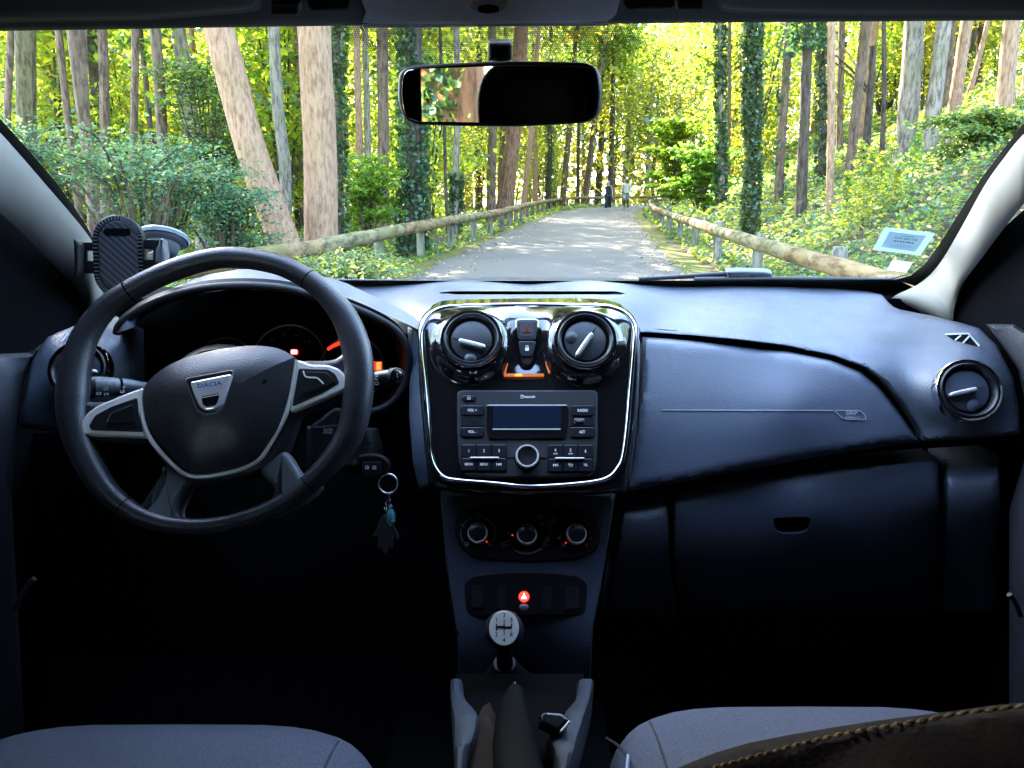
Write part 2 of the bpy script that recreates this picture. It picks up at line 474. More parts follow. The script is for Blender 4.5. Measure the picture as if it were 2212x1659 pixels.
def bark(name, col, scale=7, depth=.02, moss=.75, log=False, lo=.35):
    m = bpy.data.materials.new(name); m.use_nodes = True
    N = m.node_tree.nodes; L = m.node_tree.links; b = N['Principled BSDF']; b.inputs['Roughness'].default_value = .9
    b.inputs['Specular IOR Level'].default_value = .2
    tc = N.new('ShaderNodeTexCoord'); mp = N.new('ShaderNodeMapping'); mp.inputs['Scale'].default_value = (scale * 1.3, scale * .35, scale * 1.3) if log else (scale * 1.6, scale * 1.6, scale * .40)
    L.new(tc.outputs['Object'], mp.inputs[0])
    n1 = N.new('ShaderNodeTexNoise'); n1.inputs['Scale'].default_value = 1.6; n1.inputs['Detail'].default_value = 12; n1.inputs['Roughness'].default_value = .65
    L.new(mp.outputs[0], n1.inputs['Vector'])
    n2 = N.new('ShaderNodeTexNoise'); n2.inputs['Scale'].default_value = 1.3; n2.inputs['Detail'].default_value = 3
    L.new(tc.outputs['Object'], n2.inputs['Vector'])
    r_ = N.new('ShaderNodeValToRGB'); e = r_.color_ramp.elements
    e[0].position = .38; e[0].color = (col[0] * lo, col[1] * lo * .95, col[2] * lo * .92, 1)
    e[1].position = .56; e[1].color = (*[c * 1.15 for c in col], 1)
    L.new(n1.outputs[0], r_.inputs[0])
    mx = N.new('ShaderNodeMix'); mx.data_type = 'RGBA'; mx.inputs[7].default_value = (col[0] * .62, col[1] * .78, col[2] * .5, 1)
    mr = N.new('ShaderNodeMapRange'); mr.inputs[1].default_value = .48; mr.inputs[2].default_value = .68; mr.inputs[4].default_value = moss
    L.new(n2.outputs[0], mr.inputs[0]); L.new(mr.outputs[0], mx.inputs[0]); L.new(r_.outputs[0], mx.inputs[6])
    L.new(mx.outputs[2], b.inputs['Base Color'])
    bp = N.new('ShaderNodeBump'); bp.inputs['Strength'].default_value = .9; bp.inputs['Distance'].default_value = depth
    L.new(n1.outputs[0], bp.inputs['Height']); L.new(bp.outputs[0], b.inputs['Normal'])
    return m
M['bark_pale'] = bark('bark_pale', (.30, .185, .115), 11, moss=.3, lo=.6)
M['bark_brown'] = bark('bark_brown', (.15, .102, .072))
M['bark_grey'] = bark('bark_grey', (.22, .185, .145))
M['bark_dark'] = bark('bark_dark', (.085, .065, .05))
M['bark_orange'] = bark('bark_orange', (.24, .115, .055), 5, .03)
M['log'] = bark('log_wood', (.25, .225, .14), 5, .008)
M['log2'] = bark('log_wood_warm', (.27, .215, .13), 5, .008)
def ground_mat(name, c1, c2, c3, s1, s2, rough=.95, spec=.2, bumpd=.02, thr=(.42, .6)):
    m = bpy.data.materials.new(name); m.use_nodes = True
    N = m.node_tree.nodes; L = m.node_tree.links; b = N['Principled BSDF']; b.inputs['Roughness'].default_value = rough
    b.inputs['Specular IOR Level'].default_value = spec
    tc = N.new('ShaderNodeTexCoord')
    n1 = N.new('ShaderNodeTexNoise'); n1.inputs['Scale'].default_value = s1; n1.inputs['Detail'].default_value = 6
    n2 = N.new('ShaderNodeTexNoise'); n2.inputs['Scale'].default_value = s2; n2.inputs['Detail'].default_value = 5; n2.inputs['Roughness'].default_value = .7
    for n_ in (n1, n2): L.new(tc.outputs['Object'], n_.inputs['Vector'])
    a = N.new('ShaderNodeMix'); a.data_type = 'RGBA'; a.inputs[6].default_value = (*c1, 1); a.inputs[7].default_value = (*c2, 1)
    mr = N.new('ShaderNodeMapRange'); mr.inputs[1].default_value = thr[0]; mr.inputs[2].default_value = thr[1]
    L.new(n1.outputs[0], mr.inputs[0]); L.new(mr.outputs[0], a.inputs[0])
    q = N.new('ShaderNodeMix'); q.data_type = 'RGBA'; q.inputs[7].default_value = (*c3, 1)
    mr2 = N.new('ShaderNodeMapRange'); mr2.inputs[1].default_value = .52; mr2.inputs[2].default_value = .66
    L.new(n2.outputs[0], mr2.inputs[0]); L.new(mr2.outputs[0], q.inputs[0]); L.new(a.outputs[2], q.inputs[6])
    L.new(q.outputs[2], b.inputs['Base Color'])
    bp = N.new('ShaderNodeBump'); bp.inputs['Strength'].default_value = .6; bp.inputs['Distance'].default_value = bumpd
    L.new(n2.outputs[0], bp.inputs['Height']); L.new(bp.outputs[0], b.inputs['Normal'])
    return m
M['soil'] = ground_mat('woodland_floor', (.075, .055, .035), (.05, .075, .025), (.16, .10, .06), .6, 9)
M['asphalt'] = ground_mat('worn_asphalt', (.118, .106, .090), (.084, .077, .068), (.150, .135, .110), .45, 26, .85, .3, .006)
M['verge'] = ground_mat('mossy_verge', (.10, .11, .025), (.14, .12, .04), (.06, .085, .02), 1.2, 14)
# ================================================================== CABIN
WS = Plane((0, .85, 1.383), (0, -.504, -.864))              # windscreen
WS.n = Vector((0, -.584, -1.0)).normalized(); WS.v = WS.n.cross(WS.u); WS.v = -WS.v if WS.v.z < 0 else WS.v
ST = Plane(P(1138, 930, .985), (0, -.84, .543))             # centre stack face
LC = Plane(P(1138, 1075, .985), (0, -.86, .51))             # lower console face
WH = Plane(CAM + ray(467, 845) * .9, (0, -math.cos(R(30)), math.sin(R(30))))
def on(pl, x, y, h=0): return (x, y, pl(x, y, h).y)
# ---- car body shell
M['doortrim'] = mat('door_trim_plastic', (.010, .012, .018), .6, bump=('voronoi', 420, .3))
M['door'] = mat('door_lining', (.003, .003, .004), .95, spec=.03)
body = thing('car', 'dark car cabin shell with pale windscreen pillars, grey roof lining and wide windscreen', 'car', (0, 0, .3))
b = MB()
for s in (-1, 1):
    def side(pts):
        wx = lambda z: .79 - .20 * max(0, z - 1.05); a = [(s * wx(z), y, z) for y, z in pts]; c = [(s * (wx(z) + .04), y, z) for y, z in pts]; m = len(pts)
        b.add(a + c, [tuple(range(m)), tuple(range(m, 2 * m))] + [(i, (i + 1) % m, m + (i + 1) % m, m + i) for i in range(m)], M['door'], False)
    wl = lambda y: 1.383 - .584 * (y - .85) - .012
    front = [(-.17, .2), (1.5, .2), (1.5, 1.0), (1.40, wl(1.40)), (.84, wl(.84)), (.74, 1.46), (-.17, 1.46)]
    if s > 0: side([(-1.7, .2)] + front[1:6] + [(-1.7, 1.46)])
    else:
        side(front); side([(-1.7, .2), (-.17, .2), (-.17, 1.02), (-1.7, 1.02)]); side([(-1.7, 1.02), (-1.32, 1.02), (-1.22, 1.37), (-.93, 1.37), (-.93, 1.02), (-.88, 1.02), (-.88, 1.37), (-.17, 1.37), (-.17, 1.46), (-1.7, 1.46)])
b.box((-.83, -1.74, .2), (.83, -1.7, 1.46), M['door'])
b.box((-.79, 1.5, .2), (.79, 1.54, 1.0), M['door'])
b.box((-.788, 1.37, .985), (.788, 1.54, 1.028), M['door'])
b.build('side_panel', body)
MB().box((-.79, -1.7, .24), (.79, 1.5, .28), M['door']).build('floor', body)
b = MB()
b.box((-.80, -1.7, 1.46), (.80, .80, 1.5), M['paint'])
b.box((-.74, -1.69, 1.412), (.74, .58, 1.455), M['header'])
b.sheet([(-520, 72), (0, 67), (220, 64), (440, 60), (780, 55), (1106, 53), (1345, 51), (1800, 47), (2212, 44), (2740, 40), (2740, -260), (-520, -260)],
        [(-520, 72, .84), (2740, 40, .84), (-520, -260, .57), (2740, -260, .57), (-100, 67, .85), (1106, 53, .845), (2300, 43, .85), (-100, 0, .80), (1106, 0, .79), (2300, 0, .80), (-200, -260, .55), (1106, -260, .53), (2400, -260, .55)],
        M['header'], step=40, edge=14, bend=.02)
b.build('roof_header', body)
lin = MB().sheet([(780, 51), (1060, 49), (1318, 47), (1332, 30), (1345, -20), (1350, -120), (770, -120), (774, -20), (790, 25)],
           [(780, 52, .835), (1106, 50, .83), (1318, 47, .835), (780, 0, .775), (1106, 0, .768), (1345, 0, .775), (780, -120, .64), (1106, -120, .63), (1345, -120, .64)],
           M['liner'], step=22, edge=10, bend=.012, wall=.02).build('headliner', body)
mg = MB()
gp = Plane(P(1055, 15, .772), (0, -.45, -.9))
gp2 = Plane(P(1055, 15, .772), (0, -.62, -.78))
mg.slab(ell(1055, 13, 42, 17), gp2, -.004, .003, M['liner'], .0015)
mg.slab(ell(1055, 20, 24, 10), gp2, 0, .0034, M['header'], .0005)
for k in range(-3, 4):
    mg.strip([(1055 + k * 6.5 - 1.5, 12.5), (1055 + k * 6.5 + 1.5, 27.5)], gp2, .0042, 2.6, M['gap'])
mg.build('microphone_grille', lin)
for x0, x1, lab in ((-120, 556, 0), (1556, 2330, 1)):
    v = MB(); s = 1 if lab == 0 else -1
    xe = x1 if lab == 0 else x0; xo = x0 if lab == 0 else x1
    yb = 46 if lab == 0 else 30
    v.sheet([(xe, -150), (xe, 6), (xe - s * 8, 17), (xe - s * 40, 22), (xe - s * 250, 22 + (yb - 22) * .7), (xo, yb), (xo, -150)],
            [(xe, 20, .775), (xo, yb, .785), ((xe + xo) / 2, 33, .78), (xe, -150, .60), (xo, -150, .60)], M['header'], step=30, edge=16, bend=.02, wall=.012)
    v.build('sun_visor', body)
for x0, x1, y1 in ((583, 645, 35), (1462, 1520, 24)):
    v = MB(); v.slab(rrect(x0, y1 - 28, x1, y1, 6), Plane(P(x0, y1, .765), (0, -.85, -.52)), -.012, .004, M['trim'], .003); v.build('visor_clip', body)
for x0, x1, y1 in ((664, 754, 26), (1346, 1458, 22)):
    v = MB(); v.dome(rnd_poly([(x0, y1 - 50), (x1, y1 - 50), (x1, y1 - 8), (x1 - 22, y1), (x0 + 12, y1), (x0, y1 - 16)], 10), Plane(P(x0, y1, .76), (0, -.75, -.66)), -.012, .0, .006, M['header'], 4); v.build('visor_hinge', body)
# windscreen: clear pane, black borders, dotted band
gl = MB()
xs, ys = np.linspace(-260, 2460, 12), np.linspace(43, 640, 6)
v = [WS(x, y) for y in ys for x in xs]
gl.add(v, [(i * 12 + j, i * 12 + j + 1, i * 12 + j + 13, i * 12 + j + 12) for i in range(5) for j in range(11)], M['glass'])
pane = gl.build('windscreen', body)
fr = MB()
def wsq(pts, h=.001): fr.add([WS(x, y, h) for x, y in pts], [tuple(range(len(pts)))], M['frit'], False)
EL = [(-30, 222), (0, 256), (60, 322), (119, 391), (160, 446), (196, 503), (240, 580), (262, 640)]
ER = [(2240, 240), (2207, 272), (2166, 324), (2124, 379), (2073, 458), (2024, 535), (1998, 570), (1968, 595), (1935, 604)]
for a, c in zip(EL[:-1], EL[1:]): wsq([a, c, (c[0] - 90, c[1] + 10), (a[0] - 90, a[1] + 10)])
for a, c in zip(ER[:-1], ER[1:]): wsq([a, c, (c[0] + 90, c[1] + 30), (a[0] + 90, a[1] + 10)])
wsq([(560, 604), (1000, 606), (1400, 606), (1940, 604), (2010, 640), (560, 640)])
random.seed(2)
def dot(x, y, r):
    c = WS(x, y, .0012); k = WS.mpp(x, y) * r
    q = [c + WS.u * (k * math.cos(a)) + WS.v * (k * 1.5 * math.sin(a)) for a in [math.pi / 3 * i for i in range(6)]]
    fr.add(q, [(0, 1, 2, 3, 4, 5)], M['frit'], False)
row = 0; y = 52.0
while y < 146:
    half = 330 if y < 75 else 330 - (y - 75) * 1.1
    k = 1.75 if y < 95 else max(.8, 1.75 - (y - 95) * .018)
    x = 1075 - half + (2.35 if row % 2 else 0)
    while x < 1075 + half:
        dot(x, y, k * min(1, .55 + (half - abs(x - 1075)) / 60)); x += 4.7
    y += 4.05; row += 1
def along(E, off, r0):
    D = densify(E, 5, False)
    for i, p in enumerate(D):
        for j in range(3): dot(p.x + off * (4 + j * 4.5), p.y - 2, r0 - j * .45)
along(EL[:6], 1, 1.9); along(ER, -1, 1.9)
for i in range(300):
    x = 700 + i * 4.2
    if x < 1930:
        for j in range(2): dot(x + (2 if j else 0), 603 - j * 3.4, 1.6 - j * .6)
fr.build('glass_border', pane)
# windscreen pillars
def xw(x, y):
    X = .69 + .085 * min(1, max(0, (y - 440) / 250)); d = ray(x, y); t = X / abs(d.x); return (x, y, t * d.y)
def pillar(rows):
    G = []
    for r in cr([Vector((*a_, *b_)) for a_, b_ in rows], 6, False):
        A = P(r[0], r[1], min(WS(r[0], r[1], .012).y, 1.375)); q_ = xw(r[2], r[3]); B = P(*q_)
        nrm = (CAM - A.lerp(B, .5)).normalized(); row = [A + Vector((.035 * (1 if A.x > 0 else -1), .03, .0))]
        for k_ in range(9):
            f_ = k_ / 8; row.append(A.lerp(B, f_) + nrm * (.020 * math.sin(math.pi * f_) ** .75))
        row.append(B + Vector((.01 * (1 if B.x > 0 else -1), .06, 0))); G.append(row)
    n_ = len(G[0]); p = MB()
    p.add([v for r in G for v in r], [(i * n_ + j, i * n_ + j + 1, (i + 1) * n_ + j + 1, (i + 1) * n_ + j) for i in range(len(G) - 1) for j in range(n_ - 1)], M['pillar'])
    return p.build('windscreen_pillar', body)
pillar([((-560, -270), (-600, -130)), ((-300, -10), (-360, 120)), ((-110, 170), (-160, 320)), ((-60, 222), (-80, 390)), ((0, 286), (0, 460)), ((50, 342), (50, 505)), ((99, 399), (99, 556)), ((150, 458), (150, 606)), ((194, 514), (180, 642)), ((216, 562), (196, 668)), ((240, 650), (216, 690))])
pillar([((2800, -280), (2830, -140)), ((2540, -20), (2590, 110)), ((2350, 150), (2380, 280)), ((2290, 215), (2300, 350)), ((2209, 292), (2212, 440)), ((2166, 345), (2170, 492)), ((2126, 402), (2125, 552)), ((2070, 503), (2080, 614)), ((2026, 574), (2062, 664)), ((1985, 613), (2053, 700)), ((1940, 635), (2008, 694)), ((1918, 650), (1962, 684))])
# door trims beside the dash
d = MB()
d.sheet([(-160, 745), (0, 764), (62, 762), (92, 742), (78, 770), (58, 810), (46, 880), (36, 960), (24, 1060), (60, 1700), (-160, 1700)],
        [(0, 764, 1.0), (80, 760, 1.03), (40, 900, .98), (-150, 760, .80), (-150, 1000, .78), (0, 900, .95), (40, 1700, .9), (-150, 1700, .70)], M['doortrim'], step=24, edge=16, bend=.03)
d.tube([P(x, y, .80) for x, y in cr([(34, 1316), (44, 1290), (62, 1262), (74, 1250)], 4, False)], .003, M['trim'])
d.build('door_trim', body)
d = MB()
d.sheet([(2130, 700), (2162, 742), (2200, 800), (2216, 880), (2222, 960), (2180, 1100), (2180, 1700), (2380, 1700), (2380, 800), (2260, 742), (2190, 700)],
        [(2140, 705, 1.12), (2190, 790, 1.07), (2216, 900, 1.03), (2380, 800, .82), (2260, 745, 1.0), (2180, 1700, .85), (2380, 1700, .7), (2300, 1100, .85)], M['doortrim'], step=24, edge=12, bend=.03)
d.tube([P(x, y, .80) for x, y in cr([(2180, 1284), (2192, 1300), (2204, 1330)], 4, False)], .003, M['trim'])
d.build('door_trim', body)
bn = MB()
bn.sheet([(560, 607), (1000, 606), (1650, 607), (1900, 609), (1900, 630), (560, 630)], [(560, 607, 2.2), (1650, 607, 2.2), (560, 630, 1.6), (1900, 630, 1.6), (1900, 609, 2.1)], M['paint'], step=60)
bn.build('bonnet', body)
# ---- dashboard
dash = thing('dashboard', 'grained blue grey dashboard spanning under the windscreen with glossy centre stack', 'dashboard', (0, 1.1, .6))
SLOT = rnd_poly([(948, 632), (975, 629), (1330, 629), (1352, 634), (1344, 641), (1320, 645), (975, 645), (950, 640)], 8)
t = MB()
vb = lambda x, y: -.02 * math.exp(-(((x - 2075) / 95) ** 2 + ((y - 838) / 85) ** 2) ** 2)
def dmatch(x, y): return vb(x, y)
t.sheet([(640, 607), (905, 611), (1140, 612), (1385, 613), (1650, 617), (1800, 624), (1905, 637), (1917, 651), (1930, 663), (1958, 675), (2050, 693), (2115, 709), (2154, 746), (2189, 816), (2203, 885), (2205, 939),
         (2100, 947), (1996, 953), (1985, 925), (1957, 880), (1917, 828), (1872, 795), (1800, 769), (1700, 748), (1600, 735), (1500, 725), (1384, 717), (1370, 690), (1340, 672), (1287, 668), (1138, 668), (980, 668), (930, 680), (905, 706), (880, 720), (640, 700)],
        [(640, 607, 1.42), (905, 611, 1.42), (1140, 612, 1.42), (1385, 613, 1.42), (1650, 618, 1.42), (1800, 625, 1.41), (1905, 640, 1.36), (1958, 675, 1.28), (2050, 693, 1.20), (2115, 710, 1.15), (2190, 816, 1.07), (2205, 939, 1.03),
         (1996, 952, 1.05), (1957, 880, 1.07), (1872, 795, 1.10), (1700, 750, 1.13), (1500, 729, 1.13), (1384, 718, 1.13), (1287, 668, 1.13), (1138, 668, 1.13), (980, 668, 1.13), (905, 706, 1.13),
         (1385, 655, 1.27), (1650, 672, 1.26), (1900, 735, 1.17), (2083, 845, 1.045), (2010, 770, 1.11), (640, 700, 1.2), (1138, 640, 1.26), (905, 650, 1.25)],
        M['dash'], step=13, edge=9, bend=.012, wall=.05, holes=[SLOT], dy=dmatch)
top = t.build('top_pad', dash)
q = MB()
f2 = lambda x, y: P(x, y, 1.262 + (645 - y) * .0035)
q.add([f2(940, 622) + Vector((0, .02, -.03)), f2(1360, 622) + Vector((0, .02, -.03)), f2(1360, 652) + Vector((0, 0, -.03)), f2(940, 652) + Vector((0, 0, -.03))], [(0, 1, 2, 3)], M['black'])
q.build('tray', dash)
# dark stripe in the seam between pad and airbag panel
ap = MB()
AO = [(1387, 727), (1500, 736), (1600, 746), (1700, 758), (1795, 778), (1860, 803), (1900, 836), (1938, 884), (1970, 930), (1988, 956), (1900, 966), (1750, 990), (1600, 1017), (1450, 1046), (1352, 1062), (1362, 1000), (1372, 930), (1381, 850), (1386, 780)]
AC = [(1387, 725, 1.13), (1700, 752, 1.13), (1860, 800, 1.10), (1990, 953, 1.05), (1385, 885, 1.05), (1700, 885, 1.05), (1930, 890, 1.065), (1366, 1040, .995), (1530, 1028, 1.005), (1750, 985, 1.03)]
ap.sheet(AO, AC, M['panel'], step=13, edge=15, bend=.03, wall=.06)
Ya = ap.last
class Surf:      # raised marks that follow a sheet
    def __init__(s, f): s.f = f; s.n = Vector((0, -.84, .54)); s.u = Vector((1, 0, 0)); s.v = Vector((0, .54, .84))
    def __call__(s, x, y, h=0): return P(x, y, s.f(x, y) - h)
    def mpp(s, x, y): return (s(x, y) - CAM).dot(FW) / F
AS = Surf(Ya)
M['groove'] = mat('panel_groove', (.30, .33, .38), .4)
ap.strip(densify([(1430, 885.5), (1800, 886.5)], 15, False), AS, .0016, 2.0, M['groove'])
tabp = rnd_poly([(1802, 886), (1856, 887), (1866, 893), (1872, 906), (1830, 906), (1818, 902)], 5)
ap.strip(tabp, AS, .0016, 1.8, M['groove'], closed=True)
ap.text('SRP', AS, 1840, 893, 8, .0022, M['groove'], sx=1.45); ap.text('AIRBAG', AS, 1841, 902, 4.6, .0022, M['groove'], sx=1.35)
ap.build('airbag_panel', dash)
sm = MB()
sm.sheet([(1383, 708), (1500, 716), (1700, 740), (1880, 790), (1960, 870), (2000, 960), (1960, 960), (1900, 850), (1820, 790), (1600, 756), (1383, 740)],
         [(1383, 720, 1.16), (1700, 750, 1.16), (1880, 805, 1.13), (1990, 953, 1.08)], M['gap'], step=30)
sm.build('seam', dash)
# glovebox and lower dash
g = MB()
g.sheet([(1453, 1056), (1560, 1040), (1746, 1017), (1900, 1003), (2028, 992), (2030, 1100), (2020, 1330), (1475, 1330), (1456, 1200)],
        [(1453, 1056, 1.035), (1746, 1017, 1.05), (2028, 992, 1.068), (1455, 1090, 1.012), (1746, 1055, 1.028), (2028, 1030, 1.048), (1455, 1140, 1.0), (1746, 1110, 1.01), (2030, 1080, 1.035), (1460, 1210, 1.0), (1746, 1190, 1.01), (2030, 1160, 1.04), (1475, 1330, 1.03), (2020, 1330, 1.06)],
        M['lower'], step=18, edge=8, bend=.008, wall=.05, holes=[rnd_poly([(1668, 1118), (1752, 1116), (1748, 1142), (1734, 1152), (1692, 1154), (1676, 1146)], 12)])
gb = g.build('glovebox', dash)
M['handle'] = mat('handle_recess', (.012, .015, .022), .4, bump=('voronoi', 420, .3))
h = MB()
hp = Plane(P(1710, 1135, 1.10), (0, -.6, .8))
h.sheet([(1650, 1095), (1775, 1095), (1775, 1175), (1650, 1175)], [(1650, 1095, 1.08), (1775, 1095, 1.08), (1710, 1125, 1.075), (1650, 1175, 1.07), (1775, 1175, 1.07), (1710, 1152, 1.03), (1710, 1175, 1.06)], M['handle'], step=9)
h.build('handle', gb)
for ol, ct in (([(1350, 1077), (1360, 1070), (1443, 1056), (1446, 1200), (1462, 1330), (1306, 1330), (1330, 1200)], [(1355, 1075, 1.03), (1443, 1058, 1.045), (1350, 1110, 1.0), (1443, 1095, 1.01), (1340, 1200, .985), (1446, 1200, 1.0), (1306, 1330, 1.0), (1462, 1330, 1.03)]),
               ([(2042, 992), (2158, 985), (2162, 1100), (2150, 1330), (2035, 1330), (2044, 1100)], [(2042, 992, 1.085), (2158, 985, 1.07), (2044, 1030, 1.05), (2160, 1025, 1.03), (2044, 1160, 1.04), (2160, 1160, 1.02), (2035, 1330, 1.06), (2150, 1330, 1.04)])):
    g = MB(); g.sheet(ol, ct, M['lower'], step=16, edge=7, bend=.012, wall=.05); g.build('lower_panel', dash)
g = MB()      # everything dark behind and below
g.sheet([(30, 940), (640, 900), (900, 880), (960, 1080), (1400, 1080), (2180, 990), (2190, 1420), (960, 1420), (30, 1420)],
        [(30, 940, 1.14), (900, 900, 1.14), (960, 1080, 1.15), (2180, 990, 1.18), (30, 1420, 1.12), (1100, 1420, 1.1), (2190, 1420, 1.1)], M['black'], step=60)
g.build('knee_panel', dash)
# instrument hood
hd = MB()
hd.sheet([(248, 722), (262, 690), (292, 664), (330, 643), (370, 624), (405, 608), (440, 596), (500, 586), (560, 586), (610, 592), (648, 598), (704, 604), (745, 619), (790, 641), (850, 668), (908, 702), (903, 712), (878, 700), (835, 682), (760, 648), (700, 628), (671, 621), (602, 608), (509, 602), (417, 612), (324, 645), (280, 685), (266, 715)],
         [(248, 722, 1.05), (292, 664, 1.10), (370, 624, 1.15), (440, 596, 1.19), (500, 586, 1.20), (560, 586, 1.20), (648, 598, 1.20), (704, 604, 1.21), (790, 641, 1.20), (908, 702, 1.12), (835, 680, 1.08), (760, 648, 1.08), (671, 621, 1.09), (602, 607, 1.09), (509, 602, 1.09), (417, 612, 1.08), (324, 645, 1.06), (270, 700, 1.03)],
         M['dash'], step=9, edge=6, bend=.012, wall=.03)
hood = hd.build('instrument_hood', dash)
bz = MB()
LIP = [(252, 722), (262, 698), (324, 657), (417, 627), (509, 617), (602, 621), (671, 636), (759, 663), (833, 697), (868, 728), (883, 775), (876, 826), (850, 866), (820, 884), (795, 888)]
bz.tube([P(x, y, 1.05 + .02 * (x - 250) / 600) for x, y in cr(LIP, 5, False)], .0055, M['trim'], n=10)
L2 = cr(LIP, 5, False)
fr_ = [P(p.x, p.y, 1.05 + .02 * (p.x - 250) / 600) for p in L2]
bk = [P(lerp(p.x, 560, .10), lerp(p.y, 770, .05), 1.17) for p in L2]
m_ = len(fr_); bz.add(fr_ + bk, [(i, i + 1, m_ + i + 1, m_ + i) for i in range(m_ - 1)], M['black'])
hb = [P(p.x, p.y - 16, 1.07) for p in L2[:60]]
bz.add(fr_[:60] + hb, [(i, i + 1, 60 + i + 1, 60 + i) for i in range(59)], M['black'])
bz.build('instrument_surround', dash)
IC = Plane(P(560, 780, 1.15), (0, -.93, .36))
ins = MB()
icp = [(262, 704), (330, 664), (420, 635), (510, 624), (602, 629), (671, 644), (759, 670), (833, 704), (862, 734), (876, 778), (870, 828), (845, 864), (800, 890), (560, 940), (262, 940)]; ins.add([IC(*q) for q in icp], [tuple(range(len(icp)))], M['gap'], False)
def dial(cx, cy, r, ticks=True):
    k = IC.mpp(cx, cy)
    ins.lathe(IC(cx, cy, .004), IC.n, [((r - 2.2) * k, 0), ((r - 1.5) * k, .004), (r * k, .004), ((r + 1.5) * k, 0)], M['steel2'], 64)
    if ticks:
        for a in range(-210, 31, 20):
            c, s_ = math.cos(R(a)), math.sin(R(a))
            ins.strip([(cx + c * (r - 12), cy + s_ * (r - 12)), (cx + c * (r - 6), cy + s_ * (r - 6))], IC, .003, 1.6, M['dimtick'])
M['steel2'] = mat('dial_ring', (.30, .29, .28), .35, 1)
M['dimtick'] = mat('dial_tick', (.05, .05, .055), .5)
dial(487, 792, 63); dial(624, 779, 78); dial(760, 796, 70)
for i, n_ in enumerate(('50', '70', '90', '110')):
    a = R(-130 + i * 28); ins.text(n_, IC, 624 + 56 * math.cos(a), 779 + 56 * math.sin(a), 7, .003, M['dimtick'])
ic = ins.build('instrument_cluster', dash)
x = MB()
x.strip(cr([(707, 755), (722, 746), (742, 737)], 5, False), IC, .008, [6 + i * .35 for i in range(11)], M['redglow'])
x.build('red_gauge_arc', ic)
x = MB()
x.slab(rrect(628, 754.5, 642.5, 765.5, 3), IC, .006, .009, M['red'], .0004)
x.strip(ell(635, 760, 4, n=16), IC, .0102, 1.4, M['redcore'], closed=True); x.strip([(635, 757), (635, 762)], IC, .0104, 1.5, M['redcore'])
for s in (-1, 1): x.strip([(635 + s * 4.6, 755.5), (635 + s * 6.4, 760), (635 + s * 4.6, 764.5)], IC, .0102, 1.1, M['redcore'])
x.build('brake_warning_lamp', ic)
x = MB()
x.slab(rrect(806, 781, 825, 805, 1), IC, .004, .006, M['redglow'], .0003)
for i in range(4): x.strip([(813, 785 + i * 5), (823, 784.4 + i * 5)], IC, .0068, 3.2, M['amber'])
x.build('fuel_gauge', ic)
# side strip between instruments and stack
s = MB()
s.sheet([(880, 706), (904, 706), (907, 760), (909, 830), (917, 930), (930, 1048), (905, 1060), (892, 1000), (884, 900), (884, 800)],
        [(885, 706, 1.10), (904, 706, 1.09), (909, 830, 1.05), (884, 830, 1.06), (930, 1048, .985), (895, 1000, 1.0)], M['panel'], step=9, edge=5, bend=.01, wall=.1)
s.build('side_panel', dash)
# ---- air vents
M['blade'] = mat('vent_blade', (.75, .74, .72), .22, .5)
M['ventdisc'] = mat('vent_disc', (.040, .041, .046), .32)
def vent(cx, cy, r, pl, h, rot, parent, chrome_out, barrel, disc, thumb=None, rr=(1, .94, .74, .70)):
    k = pl.mpp(cx, cy) * 1.0
    v = MB(); c = pl(cx, cy, 0)
    v.lathe(c, pl.n, [(r * 1.03 * k, h - .012), (r * 1.03 * k, h), (r * rr[0] * k, h + .003), (r * rr[1] * k, h + .003), (r * rr[1] * k, h + .001)], chrome_out, 64)
    o = v.build('air_vent', parent)
    v = MB(); v.lathe(c, pl.n, [(r * rr[1] * k, h + .001), (r * .86 * k, h + .004), (r * .78 * k, h + .001), (r * rr[2] * k, h - .010), (r * .6 * k, h - .016)], barrel, 64)
    v.build('vent_barrel', o)
    v = MB(); v.lathe(c, pl.n, [(r * .71 * k, h - .014), (r * rr[3] * k, h - .006), (r * .67 * k, h - .0036), (r * .6 * k, h - .0026), (r * .45 * k, h - .0018), (r * .3 * k, h - .0011), (r * .12 * k, h - .0006), (0, h - .0005)], disc, 56)
    if thumb: v.dome(ell(cx + thumb[0] * r, cy + thumb[1] * r, r * .2, n=20), pl, h - .004, h - .001, h + .0016, disc, 5)
    cs, sn = math.cos(R(rot)), math.sin(R(rot))
    for s_ in (-1, 1): v.strip([(cx + s_ * cs * r * .45, cy - s_ * sn * r * .45), (cx + s_ * cs * r * .66, cy - s_ * sn * r * .66)], pl, h + .0004, 1.6, M['gap'])
    v.build('flap', o)
    v = MB(); e = r * .44
    q = [(cx + a * cs * e - b_ * sn * r * .066, cy - a * sn * e - b_ * cs * r * .066) for a, b_ in ((-1, -.8), (-1, .8), (-.6, 1.2), (.6, 1.2), (1, .8), (1, -.8), (.6, -1.2), (-.6, -1.2))]
    v.slab(cr(q, 3), pl, h - .003, h + .007, M['blade'], .0022, 3); v.build('flap_blade', o)
    return o
RV = Plane(P(2083, 845, 1.004), (-.10, -.90, .42))
vent(2083, 846, 66, RV, .012, 13, dash, M['chrome'], M['button'], M['panel'], (.3, .45))
dv = MB()      # demister outlet
dp = Surf(t.last)
dv.add([dp(x, y, .002) for x, y in [(2041, 722), (2092, 720), (2118, 748), (2098, 745), (2060, 735)]], [(0, 1, 2, 3, 4)], M['gap'], False)
for a, c in (((2041, 722), (2092, 720)), ((2092, 720), (2116, 747)), ((2076, 724), (2063, 735)), ((2096, 724), (2080, 741))): dv.strip([a, c], dp, .004, 3.2, M['groove'])
dv.build('demister_outlet', dash)
